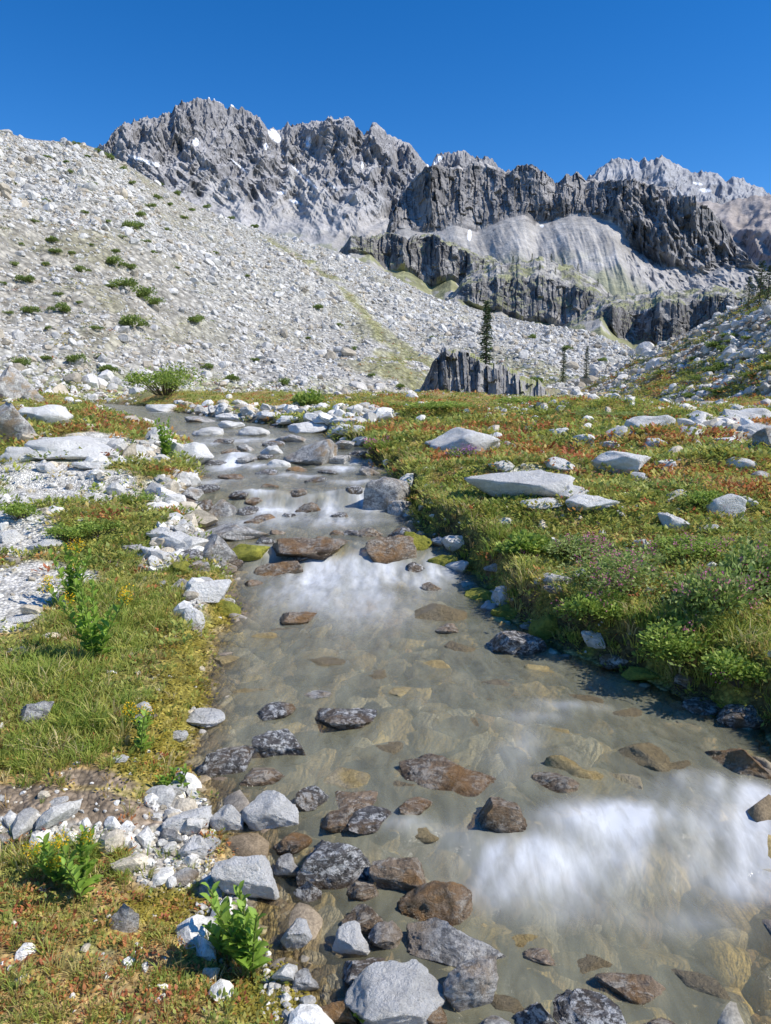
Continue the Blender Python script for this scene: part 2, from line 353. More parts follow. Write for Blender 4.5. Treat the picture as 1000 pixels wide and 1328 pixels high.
m3=N(t,'ShaderNodeMixShader');ff=mth(t,'MULTIPLY',sp.outputs[0],mth(t,'ADD',mth(t,'MULTIPLY',nzf,1.1),.3));ff=mth(t,'MINIMUM',ff,.78);L(t,ff,m3.inputs[0]);L(t,m2.outputs[0],m3.inputs[1]);L(t,wf.outputs[0],m3.inputs[2])
o=N(t,'ShaderNodeOutputMaterial');L(t,m3.outputs[0],o.inputs[0])
add('water',mk('water',np.stack([WX,WYY,WZZ],-1).reshape(-1,3),gridF(len(wy),200),col),m,'clear shallow mountain stream with silky white rapids',"water",kind='structure')
# ------------------------------------------------------------------ mountain sheets
def loft(lines,u0,u1,nc,rows,smooth=0):
    U=np.linspace(u0,u1,nc);P=[]
    if not hasattr(smooth,'__len__'):smooth=[smooth]*len(lines)
    for pts,sw in zip(lines,smooth):
        p=np.array(pts,float);Vv=np.interp(U,p[:,0],p[:,1]);D=np.interp(U,p[:,0],p[:,2])
        if sw:
            k=np.hanning(sw);k/=k.sum();h=sw//2
            Vv=np.convolve(np.pad(Vv,h,'edge'),k,'same')[h:-h];D=np.convolve(np.pad(D,h,'edge'),k,'same')[h:-h]
        r=ray(U,Vv);q=r/np.hypot(r[:,0],r[:,1])[:,None]*D[:,None];q[:,2]+=EYE;P.append(q)
    out=[];sec=[]
    for i in range(len(P)-1):
        n=rows[i];tt=np.arange(n)/n
        for t_ in tt: out.append(P[i]*(1-t_)+P[i+1]*t_);sec.append(i+t_)
    out.append(P[-1]);sec.append(len(P)-1)
    return np.array(out),np.array(sec)[:,None]+0*U[None,:],np.repeat(U[None],len(out),0)
def normals(P):
    a=np.gradient(P,axis=0);b=np.gradient(P,axis=1);n=np.cross(b,a);n/=np.linalg.norm(n,axis=-1)[...,None]+1e-9
    return n*np.sign(n[...,2:3]+1e-9)
def radial(P):
    r=P.copy();r[...,2]=0;return r/np.linalg.norm(r,axis=-1)[...,None]
def snowy(P,L_):
    u,v=proj(P);t=0*u
    for cu,cv,ru,rv,sl in L_: t=np.maximum(t,np.exp(-(((u-cu)/ru)**2+((v-cv-(u-cu)*sl)/rv)**2)))
    return t
def offset(pts,dv,f): return [(a,b+dv,c*f) for a,b,c in pts]
def sheet(name,P,C,mat,label,cat='mountain',smooth=True):
    nr,nc=P.shape[:2];return add(name,mk(name,P.reshape(-1,3),gridF(nr,nc),C.reshape(-1,3),smooth),mat,label,cat,kind='structure')
HAZE=(.42,.50,.64)  # aerial haze tint, blended into the rock albedo in place of a volume
# far peak
rA=[(500,330,3500),(700,262,3500),(755,238,3500),(775,222,3500),(792,210,3500),(820,209,3500),(865,206,3500),(885,221,3500),(920,228,3500),(960,234,3500),(985,247,3500),(1050,270,3500),(1400,330,3500)]
P,sec,U=loft([[(500,420,2500),(1400,420,2500)],rA,offset(rA,150,1.3)],500,1400,700,[130,20])
w=np.clip(sec*2,0,1)*np.clip((1.-sec)*4,0,1);s_=U*3.6
x,y,z=P[...,0],P[...,1],P[...,2].copy()
P=P+radial(P)*(-((ridged((s_+.5*z)/420,z/600,4,101)-.5)*340+(ridged((s_-.6*z)/140,z/160,4,103)-.5)*100)*w)[...,None]
P[...,2]+=(ridged(U*.07,sec*6,3,105)-.5)*44*np.clip(sec*2,0,1)
n=normals(P);c=np.zeros(P.shape)+[.29,.275,.265];c=lerp(c,(.40,.385,.37),sm((n[...,2]-.55)/.25));c=c*(.8+.4*fbm(x*.01,z*.01,4,107))[...,None]
c=lerp(c,HAZE,.18+0*U);c=lerp(c,(.85,.88,.92),sm((snowy(P,[(915,247,9,3,.1),(905,238,8,2,.2)])-.4)/.2))
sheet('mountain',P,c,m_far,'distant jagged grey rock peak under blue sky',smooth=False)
# brown shoulder
r2=[(760,330,1500),(850,275,1500),(900,262,1500),(930,265,1500),(1000,254,1500),(1300,190,1500),(1700,150,1500)]
P,sec,U=loft([[(760,440,900),(1700,440,900)],r2,offset(r2,150,1.3)],760,1700,500,[120,15])
x,y,z=P[...,0],P[...,1],P[...,2];w=np.sin(np.pi*np.clip(sec,0,1))
P=P+radial(P)*(-(ridged(U*.014+sec,sec*2.2+8,5,111)-.5)*160*w)[...,None];P[...,2]+=(fbm(U*.07,sec*8,4,115)-.5)*18*np.clip(sec*2,0,1)
n=normals(P);c=np.zeros(P.shape)+[.40,.34,.29];c=lerp(c,(.28,.25,.235),sm((.72-n[...,2])/.2));c=lerp(c,(.48,.42,.37),sm((fbm(U*.04+z*.01,z*.02,4,116)-.5)/.15)*.7)
c=lerp(c,HAZE,.08+0*U);sheet('mountain',P,c,m_mtn,'brownish grey scree ridge below blue sky')
# main range
rB=[(-700,330,1900),(-200,300,1900),(60,240,1850),(120,200,1800),(138,188,1800),(150,172,1800),(162,161,1800),(185,155,1800),(213,151,1800),(226,140,1800),(240,131,1800),(262,129,1800),(280,129,1800),(300,138,1800),(322,147,1800),(338,157,1800),(352,167,1820),(364,172,1840),(372,160,1840),(384,163,1840),(396,164,1840),(412,160,1840),(425,153,1840),(436,160,1840),(452,154,1840),(462,166,1840),(472,176,1840),(484,161,1840),(496,170,1840),(512,180,1840),(530,187,1840),(543,205,1840),(552,214,1840),(566,203,1840),(580,198,1840),(600,196,1840),(620,204,1840),(640,212,1840),(660,222,1840),(700,232,1840),(760,262,1800),(850,310,1800),(1300,350,1800)]
P,sec,U=loft([[(-700,430,1000),(135,330,1100),(300,345,1050),(500,360,1000),(700,400,1000),(1300,420,1000)],[(-700,380,1250),(135,250,1420),(300,262,1400),(420,268,1380),(520,290,1350),(600,300,1350),(800,360,1300),(1300,400,1300)],rB,offset(rB,150,1.25)],-700,1300,1900,[80,220,16])
t01=np.clip(sec-1,0,1);w=np.clip(sec*1.2-.3,0,1)*np.clip((2.0-sec)*4,0,1)
s_=U*1.9;z=P[...,2].copy();wx=60*(fbm(s_/150,z/150,3,119)-.5)
big=ridged((s_+wx+.5*z)/200,z/520,3,121)
f1=ridged((s_+wx-.5*z)/75,(z+wx)/150,4,123);f2=ridged((s_+.8*z+wx)/28,(z-.4*s_)/48,4,125)
D=(big-.6)*190+(f1-.5)*84+(f2-.5)*34
P=P+radial(P)*(-D*w)[...,None]
jag=(ridged(s_/20,sec*4,3,128,.65)-.55)*24*np.clip(t01*1.5,0,1)+(fbm(s_/50,z/40,4,129)-.5)*10*np.clip(sec,0,1)
P[...,2]+=jag
n=normals(P);x,y,z=P[...,0],P[...,1],P[...,2]
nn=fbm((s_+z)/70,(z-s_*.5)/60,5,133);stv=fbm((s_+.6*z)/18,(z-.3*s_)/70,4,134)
cav_shade=sm((f1+.6*f2-.62)/.35)  # recesses get darker albedo: crevice shade painted into the rock colour
c=np.zeros(P.shape)+[.30,.285,.275];c=c*((.6+.5*nn)*(.64+.46*cav_shade)*(.7+.6*stv))[...,None];c=lerp(c,(.44,.42,.40),sm((n[...,2]-.68+.5*(nn-.5))/.14)*.75)
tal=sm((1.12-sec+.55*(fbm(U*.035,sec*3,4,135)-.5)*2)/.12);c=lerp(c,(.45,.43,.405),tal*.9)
c=lerp(c,(.24,.25,.12),sm((.6-sec)/.2)*sm((fbm(U*.05,z*.04,4,136)-.5)/.1)*.6)
c=lerp(c,HAZE,.07+0*U)
c=lerp(c,(.9,.92,.95),sm((snowy(P,[(356,176,9,8,.6),(400,184,4,9,0),(564,209,11,5,-.5),(185,208,22,3,.35),(285,131,22,2,.35),(254,184,4,6,0),(395,230,18,2.,.9),(384,262,10,2.,.3),(365,250,7,2.,0),(200,213,8,3,.2),(345,190,3,5,0),(470,214,2,5,0),(540,236,2,6,0),(310,215,12,1.5,.8),(430,240,10,1.5,.9)])-.35)/.15))
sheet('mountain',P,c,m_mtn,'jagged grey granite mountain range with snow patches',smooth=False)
# cliffs with talus
def cells(s,z,fs,fz,seed):
    s=s*fs+.6*vn(s*fs*.7,z*fz*.8,seed+3);i=np.floor(s);zz=z*fz+h2(i.astype(np.int64),0*i.astype(np.int64),seed)*7
    return h2(i.astype(np.int64),np.floor(zz).astype(np.int64),seed+1)*.6+h2(i.astype(np.int64),0*i.astype(np.int64),seed+2)*.4
rC=[(440,345,1000),(500,305,1000),(514,268,1000),(526,245,1000),(537,230,1000),(550,221,1000),(575,216,1000),(600,220,1000),(618,214,1000),(640,217,1000),(655,225,1000),(672,220,1000),(690,219,1000),(708,228,1000),(720,241,1000),(733,232,1000),(747,226,1000),(765,233,985),(800,240,950),(820,235,930),(838,237,920),(860,247,900),(880,254,880),(900,262,870),(925,275,860),(943,292,850),(952,318,840),(975,345,830),(1050,372,800),(1400,420,800)]
bC=[(440,350,930),(500,310,930),(520,297,930),(560,304,925),(590,292,920),(620,302,920),(650,286,920),(680,278,920),(700,292,920),(740,280,915),(770,282,900),(800,292,880),(820,320,850),(860,345,830),(900,352,815),(950,350,805),(975,350,800),(1050,376,770),(1400,425,770)]
fC=[(440,400,700),(600,400,700),(800,420,640),(1000,420,620),(1400,450,620)]
P,sec,U=loft([fC,bC,rC,offset(rC,-1,1.12),offset(rC,140,1.5)],440,1400,1300,[90,130,20,8],[41,25,0,0,0])
t01=np.clip(sec-1,0,1);cw=np.clip(t01*8,0,1)*np.clip((2.25-sec)*4,0,1)
x,y,z=P[...,0],P[...,1],P[...,2].copy();wx=8*(fbm(U*.05,z*.05,3,140)-.5)
rr=sm((U-790)/40)*np.clip(sec*1.5,0,1)*np.clip((2-sec)*2,0,1)
cl=cells(U+wx+.1*z,z,.13,.03,141);cl2=cells(U+wx,z,.35,.08,145);rg=ridged(U*.022+.001*z,z*.003,1,147)
P=P+radial(P)*(-( (rg-.6)*44*np.clip(t01*3,0,1)+(cl-.5)*13+(cl2-.5)*6+(ridged((U+z)/22,(z-U)/36,4,148)-.5)*6)*cw)[...,None]
P[...,2]+=((ridged(U*.05,0*U,2,149)-.5)*8+(fbm(U*.15,t01*8,3,150)-.5)*5+(cl-.5)*4)*np.clip(t01*1.3,0,1)
P[...,2]+=(fbm(U*.05+sec*2,sec*1.5,4,151)-.5)*14*np.clip(sec*2,0,1)*(sec<1)*np.clip((1-sec)*4,0,1)
P=P+radial(P)*(-(ridged(U*.03+sec,sec*2.5,4,153)-.5)*42*rr)[...,None]
n=normals(P);nn=fbm((U+z*.5)*.09,(z-U*.3)*.07,5,155);stv=fbm(U*.28+.02*z,z*.05,4,156)
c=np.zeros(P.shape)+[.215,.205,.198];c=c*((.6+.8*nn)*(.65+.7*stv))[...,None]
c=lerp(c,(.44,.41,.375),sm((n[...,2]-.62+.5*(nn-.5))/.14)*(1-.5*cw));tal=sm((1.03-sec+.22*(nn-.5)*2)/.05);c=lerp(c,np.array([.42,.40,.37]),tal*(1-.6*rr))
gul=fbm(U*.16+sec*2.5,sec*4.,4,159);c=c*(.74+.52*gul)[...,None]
c=lerp(c,(.27,.28,.11),sm((.62-sec+.25*(nn-.5))/.3)*sm((fbm(U*.04,sec*7,4,157)-.48)/.1)*.6)
c=lerp(c,HAZE,.03+0*U);c=lerp(c,(.9,.92,.95),sm((snowy(P,[(609,305,3,8,-.3),(703,293,3,2,0)])-.35)/.15))
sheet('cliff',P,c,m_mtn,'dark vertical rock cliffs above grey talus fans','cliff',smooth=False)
# bluffs
def bluff(seed,u0,u1,knoll,top,base,d,nc,lab):
    T=[(a,b,d*1.03) for a,b in top];B=[(a,b,d*.985) for a,b in base];Fo=[(a,b+50,d*.8) for a,b in base]
    Bk=[(a,b,d*1.22) for a,b in knoll];K=[(a,b+60,d*1.6) for a,b in knoll]
    P,sec,U=loft([Fo,B,T,Bk,K],u0,u1,nc,[40,100,50,8],7);t01=np.clip(sec-1,0,1);cw=np.clip(t01*8,0,1)*np.clip((2.15-sec)*5,0,1)
    z=P[...,2].copy();k=d/950
    hgt=np.clip((np.interp(U,[a for a,b in base],[b for a,b in base])-np.interp(U,[a for a,b in top],[b for a,b in top]))/30,0,1)
    zz=z/k;wx=8*(fbm(U*.05,zz*.05,3,seed)-.5)
    cl=cells(U+wx,z,.11,.02/k,seed+1);cl2=cells(U+wx,z,.3,.045/k,seed+2);rg=ridged(U*.022,zz*.004,1,seed+5)
    P=P+radial(P)*(-((rg-.6)*44+(cl-.5)*14+(cl2-.5)*6+(ridged((U+zz)/24,(zz-U)/40,4,seed+6)-.5)*7)*k*cw*hgt)[...,None]
    P[...,2]+=((fbm(U*.07,0*U,3,seed+7)-.5)*7+(fbm(U*.12,sec*7,4,seed+8)-.5)*9+(cl-.5)*4)*k*np.clip(t01*1.3+.2,0,1)
    n=normals(P);nn=fbm((U+zz*.4)*.1,(zz-U*.3)*.08,5,seed+9);stv=fbm(U*.3,zz*.05,4,seed+10)
    c=np.zeros(P.shape)+[.19,.183,.18];c=c*((.55+.9*nn)*(.65+.7*stv))[...,None];flat=sm((n[...,2]-.6+.3*(nn-.5))/.15)
    fc=lerp(np.zeros(P.shape)+[.42,.40,.36],(.26,.27,.10),sm((fbm(U*.06,sec*5,4,seed+11)-.45)/.1)*.75)
    f=np.maximum(flat*.85,np.where((sec<1.02)|(sec>2.05),.95,0));f=f*(1-.7*sm((fbm(U*.12,sec*12,3,seed+15)-.52)/.06)*(sec>2));c=c*(1-f[...,None])+fc*f[...,None]
    sheet('cliff',P,c,m_cliff,lab,'cliff',smooth=False);return P
t1=[(420,345),(440,330),(455,308),(480,312),(500,304),(530,312),(560,306),(580,318),(600,320),(622,335),(640,336),(665,352),(700,375)]
bluff(200,420,700,[(a,b-2) for a,b in t1],t1,[(420,347),(440,338),(455,328),(480,330),(500,350),(530,352),(560,374),(585,362),(600,372),(625,352),(640,345),(665,355),(700,377)],400,420,'dark grey rock bluff with green ledges')
PB2=bluff(230,560,860,[(560,400),(590,378),(605,356),(640,343),(670,338),(700,334),(740,345),(780,368),(800,390),(860,420)],[(560,402),(590,384),(605,368),(640,364),(670,362),(700,360),(740,370),(780,384),(800,396),(860,422)],[(560,404),(590,387),(605,394),(630,406),(650,404),(680,420),(700,418),(750,428),(765,414),(780,398),(800,398),(860,423)],300,460,'dark columnar rock cliff topped with grass')
bluff(260,700,1200,[(700,440),(740,418),(770,392),(800,384),(830,382),(860,374),(890,378),(920,373),(960,378),(1000,385),(1200,420)],[(700,442),(740,421),(770,403),(800,400),(830,404),(860,392),(890,396),(920,384),(960,386),(1000,390),(1200,424)],[(700,444),(740,424),(780,412),(800,438),(820,448),(840,444),(860,460),(880,446),(900,452),(930,418),(960,410),(1000,400),(1200,430)],240,600,'broken dark rock bluff with grassy top')
# moraine
rM=[(-900,60,110),(-300,130,122),(-60,150,128),(0,166,130),(18,176,129),(50,184,128),(95,182,128),(125,192,130),(150,205,135),(200,235,140),(250,265,150),(300,285,160),(340,300,170),(420,320,190),(480,343,200),(560,385,190),(620,402,180),(700,420,170),(760,428,170),(830,455,160),(900,492,160),(1200,530,150)]
fM=[(-900,620,20),(0,560,34),(200,555,40),(350,550,44),(560,553,52),(700,556,60),(900,556,80),(1200,556,90)]
PM,sec,U=loft([fM,rM,offset(rM,160,1.5)],-900,1200,1300,[330,16],[121,61,61])
x,y=PM[...,0],PM[...,1];w=np.clip(sec*6,0,1)*np.clip((1.-sec)*5,0.12,1)
PM[...,2]+=w*((fbm(x*.05+y*.02,y*.02,3,301)-.5)*5+(fbm(x*.11-y*.05,y*.05,3,305)-.5)*3+(fbm(x*.5,y*.35,4,303)-.5)*1.3)
PM[...,2]-=np.clip(1-np.abs(sec-.25)/.25,0,1)*1.5
n1=fbm(x*.035-y*.02,y*.03,4,311);n2=fbm(x*.25,y*.2,4,313)
mid=sm((U-180)/120)
c=np.zeros(PM.shape)+[.44,.41,.345];c=lerp(c,(.51,.49,.445),np.maximum(sm((n1-.46)/.1),mid*.8));c=lerp(c,(.31,.29,.16),.5*sm((n2-.52)/.1)*sm((.62-n1)/.2)*(1-.4*mid))
c=lerp(c,(.32,.34,.10),sm((.14-sec)/.08)*.7)
band=np.exp(-((sec-(.95-(U-330)/260))/.055)**2)*sm((U-330)/30)*sm((620-U)/50)
band=np.maximum(band,sm((U-420)/80)*sm((.5-sec)/.25)*sm((n2-.44)/.1)*.85)
c=lerp(c,(.32,.31,.12),band*.8*sm((n2-.33)/.15))
sheet('scree_slope',PM,c,m_moraine,'tall pale boulder-strewn moraine slope dotted with shrubs','hill');secM=sec;UM=U;n1M=np.maximum(np.maximum(n1,.46),mid*.56)-band*.3;vegM=np.maximum(np.maximum(band,sm((.15-sec)/.1)),.10*(1-mid))*sm((n2-.35)/.15)
# right slope
rG=[(600,535,80),(700,518,75),(740,502,74),(790,482,72),(840,456,70),(900,426,66),(950,398,62),(1000,368,60),(1200,290,60),(1900,150,60)]
fG=[(600,566,44),(700,562,36),(800,566,29),(900,570,24),(1000,580,19),(1200,600,16),(1900,730,8)]
PG,sec,U=loft([fG,rG,offset(rG,90,1.5)],600,1900,900,[260,12],31);x,y=PG[...,0],PG[...,1]
PG[...,2]+=np.clip(sec*6,0,1)*((fbm(x*.15,y*.1,3,321)-.5)*2.2+(fbm(x*.8,y*.6,4,323)-.5)*.6)
n2=fbm(x*.3,y*.25,4,325)
c=np.zeros(PG.shape)+[.46,.43,.36];c=lerp(c,(.34,.35,.10),sm((n2-.40)/.1)*.85);c=lerp(c,(.46,.26,.11),sm((fbm(x*.5,y*.4,4,327)-.54)/.08)*.7)
sheet('scree_slope',PG,c,m_slope,'rocky hillside with patches of green and red groundcover','hill');secG=sec;UG=U;n2G=n2
# columnar outcrop
T=[(530,532,52),(548,500,52),(562,466,52),(578,455,52),(605,462,52),(640,474,52),(665,485,52),(692,498,52),(712,508,52),(735,540,52)];B=[(530,590,48),(735,590,48)]
P,sec,U=loft([B,T,[(530,528,66),(575,448,66),(640,468,66),(700,496,66),(735,536,66)],[(530,545,78),(735,560,78)]],530,735,340,[140,30,6],9)
z=P[...,2].copy();t01=np.clip(sec,0,1);cw=np.clip((1.5-sec)*3,0,1)
P=P+radial(P)*(-((cells(U+z*1.2,z,.08,.35,401)-.5)*1.6+(cells(U+z*1.2,z,.19,.8,405)-.5)*.8+(ridged(U*.03,sec*.5,2,407)-.5)*2.)*cw)[...,None]
P[...,2]+=(cells(U,0*U,.09,1,409)-.5)*.6*np.clip(t01*2-1,0,1)+(fbm(U*.2,z*.6,3,411)-.5)*.4
nn=fbm(U*.15,z*.5,4,415);n=normals(P);c=np.zeros(P.shape)+[.34,.33,.32];c=c*(.5+nn)[...,None];c=lerp(c,(.46,.44,.40),sm((n[...,2]-.6)/.2)*.9);c=lerp(c,(.30,.32,.09),sm((n[...,2]-.6)/.2)*sm((nn-.45)/.1)*.8)
add('rock_outcrop',mk('rock_outcrop',P.reshape(-1,3),gridF(*P.shape[:2]),c.reshape(-1,3),False),m_outc,'dark columnar rock outcrop at the moraine foot','rock outcrop',kind='structure')
# ------------------------------------------------------------------ scree stones (stuff)
def sheet_sample(P,i,j):
    i0=np.floor(i).astype(int);j0=np.floor(j).astype(int);fi=(i-i0)[:,None];fj=(j-j0)[:,None]
    return (P[i0,j0]*(1-fj)+P[i0,j0+1]*fj)*(1-fi)+(P[i0+1,j0]*(1-fj)+P[i0+1,j0+1]*fj)*fi
rk1=[rockt(900+k,1,7,.6,.9,0) for k in range(10)];rk2=[rockt(930+k,2,9,.48,.8,.05) for k in range(12)]
def stonecol(n,base=(.62,.60,.56),var=.4):
    v=1-var/2+var*RS.rand(n);c=np.array(base)[None]*v[:,None];k=RS.rand(n)<.22;c[k]*=np.array([.78,.71,.60]);return c
def scree(name,P,Us,nM,n,smin,smax,lab,ulim=(-150,1120),imax=329,ex=2.3,dk=90.):
    nr,nc=P.shape[:2];j=RS.rand(n)*(nc-2);uu=Us[0,j.astype(int)];i=RS.rand(n)*(imax-2)
    keep=(uu>ulim[0])&(uu<ulim[1]);i=i[keep];j=j[keep];n=len(i)
    dm=nM[i.astype(int),j.astype(int)];keep=RS.rand(n)<np.clip((dm-.36)*5+.12,.1,1);i=i[keep];j=j[keep];n=len(i)
    p=sheet_sample(P,i,j);s=smin*(1-RS.rand(n)*(1-(smin/smax)**ex))**(-1/ex)
    dm=nM[i.astype(int),j.astype(int)];s*=np.clip(.6+(dm-.4)*3,.6,1.2)*(.55+.45*np.clip(p[:,1]/dk,0,1.3))
    sc3=s[:,None]*np.stack([RS.uniform(.7,1.3,n),RS.uniform(.7,1.3,n),RS.uniform(.45,.9,n)],1)*.5;p[:,2]+=sc3[:,2]*.3
    b=s>np.quantile(s,.93);R_=rotrand(n,.25);c=stonecol(n)
    V1,F1,C1=merge(rk1,p[~b],R_[~b],sc3[~b],c[~b]);V2,F2,C2=merge(rk2,p[b],R_[b],sc3[b],c[b])
    V=np.concatenate([V1,V2]);F=np.concatenate([F1,F2+len(V1)]);C=np.concatenate([C1,C2])
    add(name,mk(name,V,F,C,False),m_scr,lab,'boulders',kind='stuff')
scree('scree_boulders',PM,UM,n1M,100000,.18,1.5,'pale grey boulders covering the moraine slope',ex=2.4)
scree('scree_boulders',PG,UG,1.04-n2G*.95,24000,.12,1.1,'grey boulders scattered over the rocky hillside',ulim=(600,1250),imax=259,dk=60.)
# ------------------------------------------------------------------ individual rocks
TR=[mk('rock_mesh',*rockt(50+k,4,14,.46,.82,.06,.7),smooth=True) for k in range(14)]
TRr=[mk('rock_mesh_round',*rockt(80+k,4,14,.55,.88,.07),smooth=True) for k in range(10)]
TRf=[mk('rock_mesh_fine',*rockt(120+k,5,14,.42,.78,.065,.7),smooth=True) for k in range(10)]
for me in TR+TRr+TRf: me.materials.append(RM['dry'])
LAB={'dry':'pale grey granite rock with dark lichen specks','grey':'weathered grey rock with brown staining','speck':'wet dark rock with white mottled top in stream','brown':'wet reddish brown rock in the stream','gold':'submerged golden brown rock under shallow water','tan':'flat tan rock slab standing in the stream','moss':'rock cushioned in yellow green moss'}
NR=[0]
def put_rock(p,sx,sy,sz,yaw,kind,set_=None,tilt=.12,label=None,zoff=0.):
    me=random.choice(set_ or TR);o=bpy.data.objects.new('rock',me);COL.objects.link(o)
    o.scale=(sx,sy,sz);o.rotation_euler=(random.uniform(-tilt,tilt),random.uniform(-tilt,tilt),yaw);o.location=(p[0],p[1],p[2]+zoff)
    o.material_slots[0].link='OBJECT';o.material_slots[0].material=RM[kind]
    o['label']=label or LAB[kind];o['category']='rock';o['group']='rocks along the stream and meadow';NR[0]+=1;return o
K={'d':'dry','g':'grey','k':'speck','b':'brown','s':'gold','m':'moss','t':'tan'}
